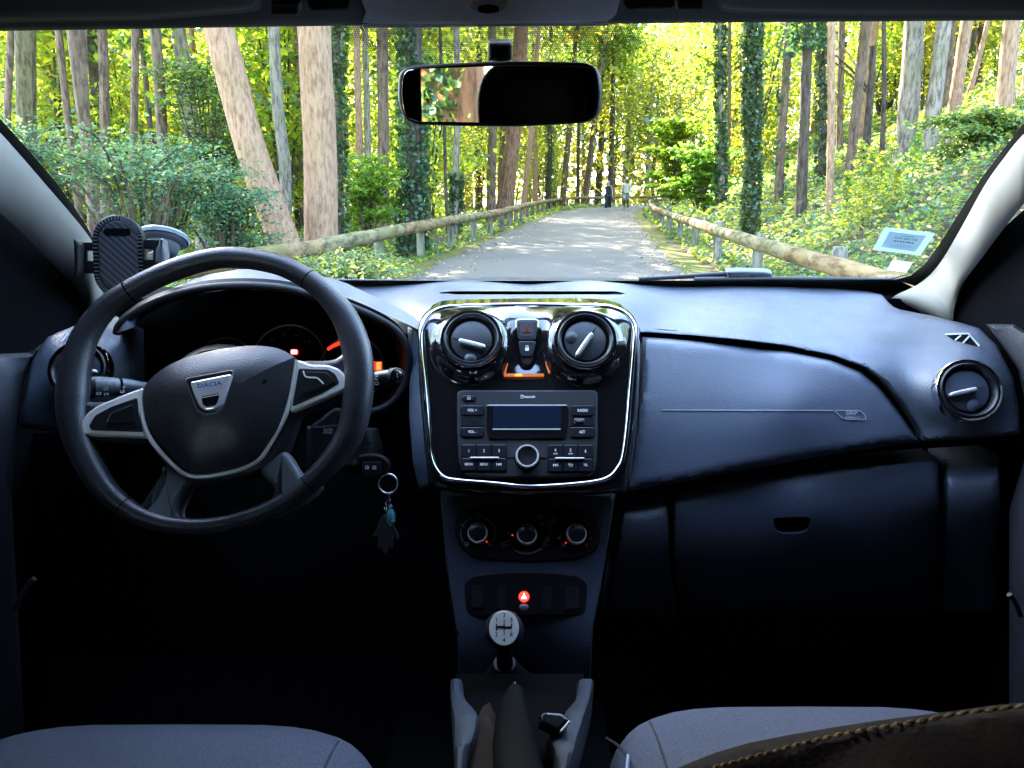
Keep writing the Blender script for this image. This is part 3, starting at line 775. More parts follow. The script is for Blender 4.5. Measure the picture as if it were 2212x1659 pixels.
# ---- driver side pod with its vent
l = MB()
l.sheet([(92, 742), (104, 728), (130, 716), (200, 688), (252, 712), (276, 724), (278, 800), (278, 948), (128, 934), (44, 925), (49, 880), (56, 845), (68, 783)],
        [(104, 728, 1.05), (200, 690, 1.12), (276, 720, 1.09), (44, 925, .98), (128, 934, 1.0), (278, 948, 1.05), (68, 783, 1.02), (178, 800, 1.02), (56, 850, .99), (278, 800, 1.07)], M['dash'], step=12, edge=9, bend=.02, wall=.05,
        dy=lambda x, y: -.02 * math.exp(-(((x - 180) / 80) ** 2 + ((y - 805) / 80) ** 2) ** 2))
l.strip([(132, 737), (146, 722), (158, 730)], Surf(l.last), .004, 4, M['groove'])
l.build('side_pod', dash)
vent(180, 802, 62, Plane(P(180, 802, .980), (.10, -.90, .42)), .012, 0, dash, M['chrome'], M['button'], M['panel'])
# ---- centre stack
VC = ((1019.5, 741, 65), (1262.5, 743, 66))
def vbump(x, y):
    v = 0
    for cx, cy, r in VC:
        d_ = math.hypot(x - cx, y - cy); v -= .016 * (1 / (1 + math.exp((d_ - r - 14) / 5.5))) - .045 / (1 + math.exp((d_ - r * .84) / 1.5))
    v += .006 * math.exp(-((x - 1139) / 34) ** 2) / (1 + math.exp((y - 800) / 8))
    if y < 706: v += .022 * ((706 - y) / 50) ** 2
    return v
PO = [(903, 726), (905, 700), (916, 678), (940, 662), (976, 656), (1138.5, 652.5), (1287, 653), (1332, 660), (1362, 675), (1378, 702), (1382, 737), (1380, 842), (1374, 931), (1364, 1010), (1356, 1062), (1330, 1066), (1250, 1071), (1138, 1073), (1020, 1068), (960, 1060), (935, 1050), (925, 1000), (915, 900), (908, 800)]
st = MB()
st.sheet([tuple(p) for p in cr(PO, 3)], [on(ST, x, y) for x, y in ((903, 726), (980, 656), (1138, 652), (1287, 653), (1380, 737), (1380, 850), (1356, 1060), (1138, 1073), (935, 1050), (912, 850), (1138, 850), (1138, 950))],
         M['gloss'], step=7.5, edge=12, bend=.02, wall=.04, dy=vbump)
stack = st.build('centre_stack', dash)
CH = [(909, 722.5), (915, 702), (927, 681), (954, 665.5), (1004.6, 660.5), (1138.5, 658), (1287, 661), (1326, 665.5), (1356, 681), (1370.6, 710.6), (1367.7, 767), (1361.7, 841.6), (1355.8, 916), (1346.8, 984), (1335, 1011), (1314, 1032), (1272, 1042.5), (1183, 1050), (1123.6, 1050), (1064, 1044), (989.7, 1038), (960, 1032), (942, 1014), (930, 984.5), (924, 916), (917, 827), (911, 767)]
c = MB(); c.tube([ST(p.x, p.y, .004) for p in cr(CH, 5)], .0030, M['chrome'], closed=True, n=10)
c.build('chrome_trim', stack)
v1 = vent(VC[0][0], VC[0][1], 65, ST, .016, -14, stack, M['chrome'], M['button'], M['ventdisc'], (-.05, .52))
v2 = vent(VC[1][0], VC[1][1], 66, ST, .016, 55, stack, M['chrome'], M['button'], M['ventdisc'], (-.42, -.22))
hz = MB()
hz.slab(rnd_poly([(1113, 688), (1164, 688), (1165, 705), (1161, 737), (1154, 776), (1147, 790), (1129, 790), (1122, 776), (1116, 737), (1112, 705)], 7), ST, -.008, .003, M['chrome'], .002)
hz.slab(rnd_poly([(1115.5, 690), (1161.5, 690), (1162, 705), (1158, 740), (1152, 771), (1125, 771), (1119, 740), (1115, 705)], 7), ST, 0, .0042, M['gap'], .001)
hzo = hz.build('switch_pod', stack)
x = MB(); x.slab(rnd_poly([(1117, 692.5), (1160, 692.5), (1160, 706), (1157.5, 734.5), (1119.5, 734.5), (1117, 706)], 5), ST, .002, .0068, M['button'], .0012)
x.slab(rrect(1124, 697, 1153, 728, 4), ST, .004, .0074, M['trim'], .0006)
x.strip([(1138.5, 703), (1147, 716.5), (1130, 716.5)], ST, .0084, 1.8, M['redink'], closed=True); x.strip([(1138.5, 708), (1142.5, 714), (1134.5, 714)], ST, .0084, 1.2, M['redink'], closed=True)
x.build('hazard_button', hzo)
x = MB(); x.slab(rnd_poly([(1119.5, 736.5), (1157.5, 736.5), (1155, 755), (1151, 770), (1126, 770), (1122, 755)], 6), ST, .002, .0064, M['button'], .0012)
x.slab(rrect(1134.5, 751, 1142.5, 757.5, 1), ST, .0066, .0074, M['ink'], .0002); x.strip([(1136, 751), (1136, 748), (1138.5, 746.3), (1141, 748), (1141, 751)], ST, .0074, 1.5, M['ink'])
x.slab(ell(1147, 742, 1.4, n=10), ST, .006, .007, M['gap'], .0002)
x.build('lock_button', hzo)
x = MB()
x.strip([(1097, 784), (1093, 797), (1090, 809)], ST, .0045, [1.5, 3.2, 5], M['amberreflect']); x.strip(densify([(1089, 810), (1175, 810)], 12, False), ST, .0045, 6.5, M['amberreflect']); x.strip([(1178, 781), (1182, 793), (1187, 806)], ST, .0045, [1.5, 3.2, 4], M['amberreflect'])  # orange reflection on the glossy panel, painted in as glowing strips
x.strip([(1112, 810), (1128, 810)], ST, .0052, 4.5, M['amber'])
x.build('painted_amber_reflection', stack)
# ---- radio
rd = MB()
rd.slab(rnd_poly([(987, 842), (1292, 842), (1292, 935), (1290, 1000), (1281, 1026), (1200, 1031), (1138, 1032), (1080, 1032), (1004, 1029), (991, 1000), (987, 935)], 13, 5), ST, -.004, .006, M['trim'], .0025)
rd.text('Bluetooth', ST, 1141.5, 857, 6.3, .0066, M['ink'], sx=.8); rd.slab(ell(1127, 857, 3.1, 4.6, 16), ST, .0058, .0066, M['ink'], .0002)
rd.strip([(1125.2, 855), (1128.6, 858.8), (1127, 860.4), (1127, 853.6), (1128.6, 855.2), (1125.2, 859)], ST, .0072, .7, M['gap'])
rd.strip([(1052, 989), (1111, 989)], ST, .0066, 1.4, M['gap']); rd.strip([(1166, 989), (1181, 990)], ST, .0066, 1.4, M['gap'])
radio = rd.build('radio', stack)
def btn(x0, y0, x1, y1, txt=None, cap=6, r=5, extra=None, sx=.85, sub=None, h=.0085):
    b_ = MB(); b_.slab(rrect(x0 - .9, y0 - .9, x1 + .9, y1 + .9, r), ST, .003, .0064, M['gap'], .0003)
    b_.slab(rrect(x0, y0, x1, y1, r), ST, .004, h, M['button'], .0009)
    cx, cy = (x0 + x1) / 2, (y0 + y1) / 2
    if txt: b_.text(txt, ST, cx, cy - (2 if sub else 0), cap, h + .0006, M['ink'], sx=sx)
    if sub: b_.text(sub, ST, cx, cy + 5.5, 3.2, h + .0006, M['ink'], sx=.9)
    if extra: extra(b_, cx, cy, h + .0006)
    return b_.build('button', radio)
def power(b_, cx, cy, h):
    b_.strip([(cx + 3.2 * math.cos(R(a)), cy + 3.2 * math.sin(R(a))) for a in range(-50, 231, 35)], ST, h, 1, M['ink']); b_.strip([(cx, cy - 4.4), (cx, cy)], ST, h, 1, M['ink'])
btn(998.6, 853.5, 1027, 865.5, extra=power, r=5)
btn(995.5, 875.5, 1045, 897, 'VOL +'); btn(995.5, 922.5, 1045, 943, 'VOL -')
btn(1233.5, 875.5, 1284, 898, 'RADIO'); btn(1231.5, 922.5, 1284, 944, 'AST')
jk = MB(); jk.slab(rrect(995.5, 899, 1045, 920.5, 2), ST, .004, .007, M['button'], .0006)
jk.lathe(ST(1024, 911), ST.n, [(.0030, .0068), (.0028, .0082), (.0018, .0082), (.0016, .006)], M['trim'], 20); jk.build('audio_socket', radio)
us = MB(); us.slab(rrect(1232.5, 900, 1284, 920.5, 2), ST, .004, .007, M['button'], .0006)
us.slab(rrect(1240.5, 904.6, 1262.6, 915.6, 2), ST, .006, .0082, M['steel2'], .0006); us.slab(rrect(1242.5, 906.4, 1260.6, 913.8, 1), ST, .006, .0087, M['gap'], .0002); us.slab(rrect(1244.5, 908, 1258.6, 910.4, .6), ST, .006, .0092, M['dimink'], .0002); us.build('usb_socket', radio)
sc = MB(); sc.slab(rnd_poly([(1049, 874), (1228, 874), (1228, 920), (1223, 947), (1054, 947), (1049, 920)], 7), ST, .003, .0085, M['gloss'], .001)
sc.slab(rrect(1064.5, 876.5, 1212, 925, 2), ST, .006, .009, M['screen'], .0003); sc.strip([(1064, 927), (1211, 927)], ST, .0096, 2.4, M['silver']); sc.strip(densify([(1054, 875), (1223, 875)], 20, False), ST, .0092, 1.6, M['ink'])
sc.build('display', radio)
def prev(b_, cx, cy, h, s_=1):
    b_.strip([(cx - s_ * 5, cy - 3.5), (cx - s_ * 5, cy + 3.5)], ST, h, 1.3, M['ink'])
    for o in (-3.6, .8): b_.slab([(cx + s_ * o, cy), (cx + s_ * (o + 4.2), cy - 3.3), (cx + s_ * (o + 4.2), cy + 3.3)], ST, h - .0006, h, M['ink'], .0001)
def back(b_, cx, cy, h): b_.strip([(cx - 4, cy - 2), (cx + 3, cy - 2), (cx + 5, cy), (cx + 3, cy + 2.4), (cx - 3, cy + 2.4)], ST, h, 1.3, M['ink']); b_.slab([(cx - 6, cy - 2), (cx - 2.5, cy - 4.6), (cx - 2.5, cy + .6)], ST, h - .0006, h, M['ink'], .0001)
for gi, x0 in enumerate((996.5, 1183.5)):
    y0, y1, y2 = (960, 988.6, 1016.5) if gi == 0 else (960.5, 989.6, 1018.5)
    for k in range(3):
        a, c_ = x0 + k * 32.6 + .6, x0 + (k + 1) * 32.6 - .6
        btn(a, y0, c_, y1 - .8, str(k + 1 + gi * 3), 6.5, 3, sub=(None, 'RDM', 'INFO')[0 if gi == 0 or k == 2 else k + 1])
        lab = (('MEDIA', 'MENU', None), (None, None, 'TEL'))[gi][k]
        ex = None if lab else (prev if gi == 0 else ((lambda b_, cx, cy, h: prev(b_, cx, cy, h, -1)) if k == 0 else back))
        btn(a, y1 + .8, c_, y2, lab, 5.4, 3, extra=ex, sx=.78)
    bar = MB(); bx = ((1015, 1078), (1199, 1263))[gi]; bar.slab(rrect(bx[0], y1 - 2, bx[1], y1 + 2, 1.6), ST, .007, .0115, M['silver'], .001); bar.build('trim_bar', radio)
kb = MB(); k_ = ST.mpp(1138, 991)
kb.lathe(ST(1138.5, 991), ST.n, [(28 * k_, .004), (27 * k_, .008), (25 * k_, .008)], M['gap'], 48)
kb.lathe(ST(1138.5, 991), ST.n, [(25.2 * k_, .006), (25 * k_, .017), (24 * k_, .019), (21.5 * k_, .019), (20.4 * k_, .017)], M['silver'], 48)
kb.lathe(ST(1138.5, 991), ST.n, [(20.5 * k_, .016), (19.5 * k_, .0175), (14 * k_, .017), (0, .0160)], M['button'], 48); kb.build('volume_knob', radio)
# ---- lower console
lc = MB()
lc.sheet([(951, 1068), (1329, 1068), (1322, 1120), (1314, 1165), (1299.5, 1265), (1281, 1358), (1275, 1480), (992, 1480), (987, 1377), (972.5, 1284), (961, 1191)],
         [on(LC, 951, 1068), on(LC, 1329, 1068), on(LC, 1140, 1150), on(LC, 1300, 1265), on(LC, 972, 1284), on(LC, 1140, 1300), (1281, 1400, .885), (990, 1400, .885), (1140, 1480, .90)],
         M['lower'], step=14, edge=5, bend=.008, wall=.12)
lcn = lc.build('lower_console', dash)
cp = MB()
CO = [tuple(p) for p in cr([(987, 1120), (1004, 1103), (1033, 1096.5), (1131, 1093), (1234, 1096.5), (1262, 1102), (1281, 1118), (1293, 1143), (1295, 1165), (1286, 1188), (1260, 1201), (1217, 1209), (1131, 1213.5), (1045, 1207), (1014, 1198), (994, 1179), (984, 1152)], 4)]
cp.slab(CO, LC, -.004, .0012, M['gap'], .0006)
cp.slab([(1139 + (x - 1139) * .985, 1153 + (y - 1153) * .968) for x, y in CO], LC, -.002, .0035, M['button'], .001)
def arc(cx, cy, r, a0, a1, w_, m_='dimink2'): cp.strip([(cx + r * math.cos(R(a)), cy + r * math.sin(R(a))) for a in np.linspace(a0, a1, 14)], LC, .0042, w_, M[m_])
M['dimink2'] = mat('icon_ink', (.42, .42, .45), .5)
for a0, a1 in ((-150, -108), (-72, -30), (-18, 28), (150, 195)): arc(1032.4, 1153, 37, a0, a1, 2.0)
def seat_icon(cx, cy, s_=1): cp.strip([(cx - 1 * s_, cy - 3), (cx + 1 * s_, cy + 3), (cx + 5 * s_, cy + 2)], LC, .0042, 2, M['dimink2']); cp.slab(ell(cx - 4 * s_, cy - 2, 2, n=8), LC, .0036, .0042, M['dimink2'], .0001)
seat_icon(1034, 1113); seat_icon(1001, 1136); seat_icon(1067, 1136); seat_icon(1058, 1176)
def screen_icon(cx, cy): cp.strip([(cx - 5, cy - 3), (cx + 5, cy - 3), (cx + 3.5, cy + 3), (cx - 3.5, cy + 3)], LC, .0042, 1.2, M['dimink2'], closed=True); [cp.strip([(cx + o, cy - 1), (cx + o, cy + 5)], LC, .0042, .9, M['dimink2']) for o in (-2, 0, 2)]
screen_icon(1008, 1175); screen_icon(1166, 1116); screen_icon(1182, 1163)
for n_, x_, y_ in (('0', 1099.5, 1151), ('1', 1105, 1131), ('2', 1117.5, 1115.5), ('3', 1138, 1110), ('4', 1157, 1116)): cp.text(n_, LC, x_, y_, 7.5, .0042, M['dimink2'], sx=.85)
cp.text('A/C', LC, 1085, 1142.5, 5.6, .0042, M['dimink2'], sx=.9)
def car_icon(cx, cy):
    cp.strip(cr([(cx - 10, cy + 3), (cx - 9, cy - 1), (cx - 4, cy - 2), (cx, cy - 5), (cx + 6, cy - 5)], 3, False), LC, .0042, 1.4, M['dimink2']); cp.strip([(cx - 3, cy + 3), (cx + 9, cy + 3)], LC, .0042, 1.4, M['dimink2'])
    cp.strip(ell(cx - 6, cy + 3.5, 2.2, n=10), LC, .0042, 1.1, M['dimink2'], closed=True)
car_icon(1093, 1175); car_icon(1181, 1175); cp.strip([(1176, 1171), (1188, 1179)], LC, .0046, 1.3, M['dimink2'])
cp.strip(ell(1190, 1143, 5, 4, 4), LC, .0042, 1.3, M['dimink2'], closed=True)
for a in range(4): cp.slab(ell(1170.5 + 2.8 * math.cos(a * 1.57), 1132 + 2.8 * math.sin(a * 1.57), 1.8, n=8), LC, .0036, .0042, M['dimink2'], .0001)
cp.strip(cr([(1113, 1189), (1125, 1194.5), (1140, 1195.5), (1156, 1192), (1171, 1184)], 4, False), LC, .0042, [1.8 + .12 * i for i in range(17)], M['dimink2'])
for x_, y_, r, m_ in ((1207, 1147, 2.2, 'blueink'), (1208, 1162, 3, 'blueink'), (1217, 1177, 4.2, 'blueink'), (1266.5, 1177, 4.2, 'redink'), (1276, 1163, 3, 'redink'), (1276.5, 1148, 2.4, 'redink'), (1272, 1134, 2, 'redink2'), (1262, 1122, 1.8, 'redink2'), (1249, 1117, 1.6, 'redink2'), (1234, 1117, 1.6, 'redink2'), (1221, 1122, 1.8, 'redink2'), (1212, 1132, 1.8, 'redink2')):
    if 'redink2' not in M: M['redink2'] = mat('faint_ink', (.10, .03, .04), .5)
    cp.slab(ell(x_, y_, r, n=14), LC, .0034, .0042, M[m_], .0001)
clim = cp.build('climate_panel', dash)
def knob(cx, cy, r, coll, mark):
    k_ = LC.mpp(cx, cy); b_ = MB(); c_ = LC(cx, cy)
    b_.lathe(c_, LC.n, [(coll * k_, .003), (coll * .97 * k_, .006), (r * 1.12 * k_, .007)], M['gap'], 44)
    b_.lathe(c_, LC.n, [(r * 1.06 * k_, .006), (r * k_, .019), (r * .97 * k_, .0203), (r * .88 * k_, .0203)], M['silver'], 44)
    b_.lathe(c_, LC.n, [(r * .89 * k_, .0195), (r * .8 * k_, .021), (r * .4 * k_, .0225), (0, .023)], M['button'], 44)
    b_.slab(ell(cx + coll * .93 * math.cos(mark), cy + coll * .93 * math.sin(mark), 1.8, n=8), LC, .005, .0075, M['redglow'], .0002)
    b_.build('knob', clim)
knob(1032.4, 1153, 21, 27, R(42)); knob(1137.8, 1156, 21, 33, R(180)); knob(1243.4, 1155, 21, 29, R(140))
for x_, y_ in ((1087, 1124), (1190, 1123)):
    b_ = MB(); b_.lathe(LC(x_, y_), LC.n, [(.0072, .003), (.0065, .0045), (.0062, .004), (.006, .008), (.004, .0095), (0, .0098)], M['button'], 24); b_.build('push_button', clim)
sw = MB()
sw.slab(rnd_poly([(1002, 1260), (1020, 1243), (1080, 1236), (1138, 1234), (1200, 1236), (1252, 1243), (1270, 1260), (1266, 1330), (1008, 1330)], 18, 5), LC, -.01, .002, M['black'], .002)
swp = sw.build('switch_row', lcn)
for x0, x1, y0, y1 in ((1017, 1045, 1265, 1314), (1072.7, 1093, 1265, 1316), (1172, 1191.6, 1266, 1318), (1220, 1249, 1267, 1317)):
    b_ = MB(); b_.slab(rrect(x0, y0, x1, y1, 5), LC, 0, .0045, M['button'], .0015); b_.strip([(x0 + 2, y0 + 1), (x1 - 2, y0 + 1)], LC, .0048, 1.6, M['trim2'] if 'trim2' in M else M['trim']); b_.build('blank_switch', swp)
b_ = MB(); b_.slab(rrect(1123, 1278, 1141, 1299, 4), LC, 0, .0035, M['gap'], .001)
b_.slab(ell(1132, 1283.5, 2.3, n=12), LC, .003, .0046, M['redcore'], .0003); b_.slab(rnd_poly([(1128, 1286.5), (1136, 1286.5), (1138.5, 1294), (1125.5, 1294)], 2), LC, .003, .0046, M['redcore'], .0003)
b_.strip(ell(1132, 1289, 9, 9.5, 24), LC, .0042, 4.5, M['red'], closed=True)
b_.build('belt_warning_lamp', swp)
b_ = MB(); b_.dome(ell(1131.5, 1311, 10, 8, 24), LC, 0, .002, .004, M['dimink'], 4); b_.build('lamp_lens', swp)
M['blueletter'] = mat('blue_letter', (.03, .07, .35), .25)
M['blueletter2'] = mat('blue_print', (.16, .22, .42), .6)
M['greyletter'] = mat('grey_print', (.45, .48, .55), .6)
M['white'] = lit_through('white_paper', (.6, .6, .6), (.24, .24, .24))
M['brass'] = mat('brass', (.5, .33, .12), .3, 1)
M['film2'] = mat('clear_rubber', (.30, .36, .42), .3)
M['wipergrey'] = mat('wiper_grey', (.20, .23, .27), .45)
M['leather2'] = mat('gaiter_leather', (.030, .022, .018), .7, spec=.1, bump=('noise', 300, .3))
M['seam2'] = mat('seat_seam', (.03, .03, .035), .9)
M['grip'] = mat('grip_rubber', (.003, .003, .003), .7, spec=.08)
M['emblem'] = mat('emblem_chrome', (.82, .82, .84), .16, .45)
# ---- steering wheel
sw_ = thing('steering_wheel', 'black leather steering wheel with silver spoke trim and chrome emblem, turned slightly left', 'steering wheel', WH(467, 845))
OUT = [(495, 533), (556, 538), (616, 552), (667, 577), (708, 605), (741, 636), (768, 670), (787, 707), (801, 748), (808, 795), (807, 845), (801, 893), (791, 930), (774, 965), (741, 1008), (694, 1053), (639, 1095), (556, 1131), (463, 1152), (380, 1153), (315, 1140), (259, 1114), (208, 1073), (167, 1015), (139, 953), (126, 900), (124, 850), (131, 795), (153, 726), (188, 672), (231, 632), (301, 590), (370, 560), (440, 540)]
WID = [46, 46, 46, 46, 48, 52, 56, 60, 63, 65, 66, 65, 62, 58, 53, 47, 42, 37, 35, 36, 39, 44, 51, 58, 62, 65, 67, 64, 57, 52, 49, 48, 47, 46]
ring = cr([(x, y, w_) for (x, y), w_ in zip(OUT, WID)], 4)
cl = []; m_ = len(ring); 
for i in range(m_):
    t_ = (ring[(i + 1) % m_] - ring[i - 1]); n_ = Vector((-t_.y, t_.x)).normalized()
    cl.append((ring[i].x + n_.x * ring[i].z / 2, ring[i].y + n_.y * ring[i].z / 2, ring[i].z))
def wtube(mb, seq, mat_, closed=False, h=0.0, extra=0):
    mb.tube([WH(x, y, h) for x, y, w_ in seq], [(w_ / 2 + extra) * WH.mpp(x, y) for x, y, w_ in seq], mat_, closed=closed, n=20, cap=True)
r_ = MB(); wtube(r_, cl, M['wheel'], True); rim = r_.build('rim', sw_)
sg = MB()
for i in (13, 61, 84, 122):
    a = cl[i % m_]; c_ = cl[(i + 1) % m_]; e = .18
    sg.tube([WH(a[0], a[1], 0), WH(lerp(a[0], c_[0], e), lerp(a[1], c_[1], e), 0)], [(a[2] / 2 + .5) * WH.mpp(a[0], a[1])] * 2, M['gap'], n=24)
sg.build('seam', rim)
def wslab(mb, pts, h0, h1, mat_, bev=.002, r=0, n=3): mb.slab(rnd_poly(pts, r) if r else pts, WH, h0, h1, mat_, bev, n)
def wcover(mb, pts, h0, h1, mat_, bev=.005): mb.slab([tuple(p) for p in cr(pts, 4)], WH, h0, h1, mat_, bev, 4)
# carrier behind the hub with its spokes
k = MB()
wcover(k, [(296, 838), (364, 792), (475, 760), (560, 752), (635, 776), (660, 776), (722, 773), (752, 748), (770, 790), (768, 850), (742, 846), (700, 868), (648, 890), (632, 925), (612, 975), (574, 1012), (520, 1030), (441, 1042), (395, 1036), (352, 1002), (318, 955), (300, 950), (186, 950), (158, 958), (150, 900), (163, 862), (196, 866), (240, 862)], -.02, .004, M['wheel'], .008)
k.build('hub', sw_)
for pts in ([(590, 985), (616, 975), (640, 1010), (658, 1035), (690, 1050), (640, 1092), (575, 1118), (596, 1070), (585, 1048), (560, 1015)], [(350, 1005), (412, 1030), (398, 1060), (382, 1100), (384, 1130), (330, 1128), (285, 1108), (318, 1085), (345, 1040)]):
    k = MB(); wcover(k, pts, -.018, .004, M['satin'], .007)
    k.build('spoke', sw_)
# silver trim
s = MB()
V1 = [(306, 842, 7), (306, 870, 7.5), (309, 900, 8), (316, 929, 10), (331, 957, 10), (359, 989, 9.5), (388, 1016, 10), (411, 1027, 11), (441, 1029, 11), (488, 1022, 10.5), (532, 1009, 10), (562, 991, 10), (582, 961, 10), (602, 926, 11), (619, 890, 11), (628, 850, 9), (634, 810, 8), (640, 778, 9)]
p_ = cr(V1, 4, False)
s.tube([WH(q.x, q.y, .009) for q in p_], [q.z / 2 * WH.mpp(q.x, q.y) for q in p_], M['silver'], n=12)
wslab(s, [(639, 776), (654, 779), (668, 786), (708, 787), (731, 795), (748, 812), (756, 827), (751, 838), (698, 863), (640, 886), (625, 890), (630, 850)], .002, .0105, M['silver'], .003, 8)
wslab(s, [(309, 836), (268, 851), (208, 876), (184, 894), (170, 917), (162, 932), (172, 939), (298, 944), (318, 946), (308, 900)], .002, .0105, M['silver'], .003, 8)
s.build('silver_trim', sw_)
s = MB()
wslab(s, [(645, 795), (708, 797), (724, 807), (733, 827), (698, 848), (631, 878), (639, 830)], .006, .0115, M['button'], .001, 6)
wslab(s, [(660, 802), (704, 803), (716, 812), (723, 826), (694, 843), (652, 860), (655, 830)], .008, .0125, M['black'], .0012, 6)
s.strip(cr([(655, 801), (659, 812), (668, 815), (684, 816), (694, 824), (699, 829)], 4, False), WH, .0132, 3.2, M['silver'])
s.strip([(699, 829), (690, 838), (653, 852), (646, 864)], WH, .0130, 1.5, M['gap'])
s.build('switch_panel', sw_)
s = MB()
wslab(s, [(296, 858), (238, 879), (205, 897), (191, 920), (197, 929), (309, 933), (299, 890)], .006, .0115, M['button'], .001, 6)
wslab(s, [(288, 872), (240, 888), (232, 914), (226, 922), (298, 925), (292, 895)], .008, .0125, M['black'], .0012, 6)
s.strip([(286, 874), (262, 885), (238, 894), (230, 914)], WH, .0130, 1.6, M['satin']); s.strip([(230, 914), (288, 914)], WH, .0130, 3, M['gap'])
s.build('switch_panel', sw_)
# airbag pad and emblem
PADO = [(311, 838), (329, 815), (364, 789), (413, 769), (475, 754), (537, 747), (582, 749), (609, 756), (632, 769), (636, 778), (629, 825), (621, 864), (602, 921), (575, 964), (550, 991), (525, 1004), (475, 1014), (431, 1019), (406, 1016), (384, 1001), (352, 964), (327, 932), (315, 897), (309, 862)]
k = MB(); k.dome([tuple(p) for p in cr(PADO, 4)], WH, .002, .012, .034, M['wheel'], 12, 2.6)
pad = k.build('airbag_pad', sw_)
def hpad(x, y):
    dx, dy_ = (x - 472) / 163, (y - 884) / 135; return .034 - .022 * min(1, math.hypot(dx, dy_)) ** 2.6
EM = Plane(WH(453, 845, .0335), WH.n)
e = MB()
e.slab(rnd_poly([(396, 816), (505, 796), (503, 812), (486, 879), (472, 896), (441, 901), (422, 890), (408, 850)], 9), EM, -.01, .0012, M['satin'], .0035, 4)
e.slab(rnd_poly([(401, 817), (501, 799), (500, 812), (482, 872), (467, 889), (441, 893), (427, 884), (413, 850)], 7), EM, 0, .002, M['black'], .001, 2)
e.build('emblem_recess', pad)
e = MB()
e.slab(rnd_poly([(409, 825), (499, 807), (497, 818), (479, 872), (466, 884), (441, 887), (429, 878), (417, 850)], 6), EM, 0, .0065, M['emblem'], .002, 3)
e.slab(rnd_poly([(434, 856), (475, 849), (470, 869), (464, 876), (444, 878), (438, 874)], 5), EM, .004, .0068, M['gloss'], .0004, 2)
e.text('DACIA', EM, 452.5, 831, 9, .0074, M['blueletter'] if 'blueletter' in M else M['screen'], rot=8, sx=1.35)
e.strip([(436, 859), (474, 852)], EM, .0072, 1.2, M['silver'])
e.build('emblem', pad)
for cx, cy, rot in ((340, 869, -8), (566, 826, 8)):
    e = MB(); pl = Plane(WH(cx, cy, hpad(cx, cy) + .0012), WH.n)
    e.strip(cr([(cx - 10, cy + 1), (cx - 4, cy + 2.5), (cx + 4, cy + 1.5), (cx + 8, cy - 3)], 3, False), pl, .0012, 2, M['gap']); e.strip([(cx - 9, cy - 3), (cx + 9, cy - 5)], pl, .0012, 1.6, M['gap'])
    e.build('horn_mark', pad)
# ---- steering column with stalks
col = thing('steering_column', 'black steering column cowl with two control stalks behind the wheel', 'steering column', P(560, 960, 1.0))
k = MB()
k.tube([P(470, 850, .90), P(480, 860, 1.0), P(500, 880, 1.12)], [.055, .075, .085], M['black'], n=24)
k.tube([P(690, 960, 1.0), P(800, 985, 1.05)], [.03, .03], M['black'], n=16)
SP = Plane(P(740, 950, .985), (0, -.95, .3))
k.slab(rnd_poly([(660, 920), (797, 925), (804, 960), (800, 1010), (660, 1010)], 6), SP, -.08, -.005, M['trim'], .004)
k.strip([(786, 956), (803, 957)], SP, -.0042, 1.5, M['gap'])
k.build('cowl', col)
k = MB(); RP = Plane(P(700, 950, .95), (0, -.95, .3))
k.slab(rnd_poly([(668, 922), (722, 880), (740, 884), (736, 919), (735, 960), (728, 1000), (665, 1000)], 5), RP, -.05, 0, M['button'], .004)
k.strip([(679, 923), (733, 918)], RP, .0008, 3, M['satin'])
k.text('SOURCE', RP, 708.5, 928, 4.4, .001, M['dimink2'], sx=.85); k.text('AUDIO', RP, 707.5, 934.5, 4.4, .001, M['dimink2'], sx=.95)
k.build('audio_remote', col)
k = MB()
a, c_ = P(700, 845, 1.02), P(851, 813, .955); ax = (c_ - a).normalized()
k.tube([a, a.lerp(c_, .55), a.lerp(c_, .7), a.lerp(c_, .9), c_], [.011, .012, .0135, .0115, .0098], M['button'], n=20)
fn = Vector((.45, -.86, .25)).normalized(); cc = P(857.5, 811, .945)
k.lathe(cc, fn, [(.0105, -.014), (.0102, -.002), (.0088, 0), (.0082, -.0012)], M['trim'], 28); k.lathe(cc, fn, [(.0082, -.0012), (.006, .0006), (0, .001)], M['gloss'], 28)
kp = Plane(cc, fn)
for o in (-4, 0, 4): k.strip([(856.5 + o * .15, 810 + o - 1), (859.5 + o * .15, 810.5 + o)], kp, .0018, 1.4, M['dimink2'])
tp = Plane(P(815, 820, .955), (0, -1, .1))
for y_ in (817, 828): k.strip(rrect(810, y_ - 3, 818, y_ + 3, 2, 2), tp, .001, 1.1, M['ink'], closed=True)
k.strip([(812, 812), (818, 810)], tp, .001, 1.2, M['ink'])
k.build('wiper_stalk', col)
k = MB()
q = [P(345, 842, .99), P(302, 838, .965), P(284, 837, .957), P(262, 836, .95)]
k.tube(q, [.008, .0085, .0105, .0115], M['satin'], n=20)
k.tube([P(262, 836, .95), P(256, 836, .948)], [.0098, .0098], M['gap'], n=20)
k.tube([P(256, 836, .948), P(250, 836, .946), P(214, 835, .933), P(200, 834, .928), P(195, 834, .926)], [.0115, .0122, .0128, .0120, .009], M['satin'], n=22)
tp = Plane(P(225, 828, .920), (0, -1, .25))
for x_, y_ in ((208, 823), (234, 828), (251, 831), (267, 837)): k.strip(ell(x_, y_, 2.2, n=9), tp, .002, 1, M['ink'], closed=True)
for x_, y_ in ((213, 850), (229, 852), (228, 840), (264, 846)): k.strip(rrect(x_ - 4, y_ - 2.5, x_ + 4, y_ + 2.5, 2, 2), tp, .002, 1.1, M['ink'], closed=True)
k.build('light_stalk', col)
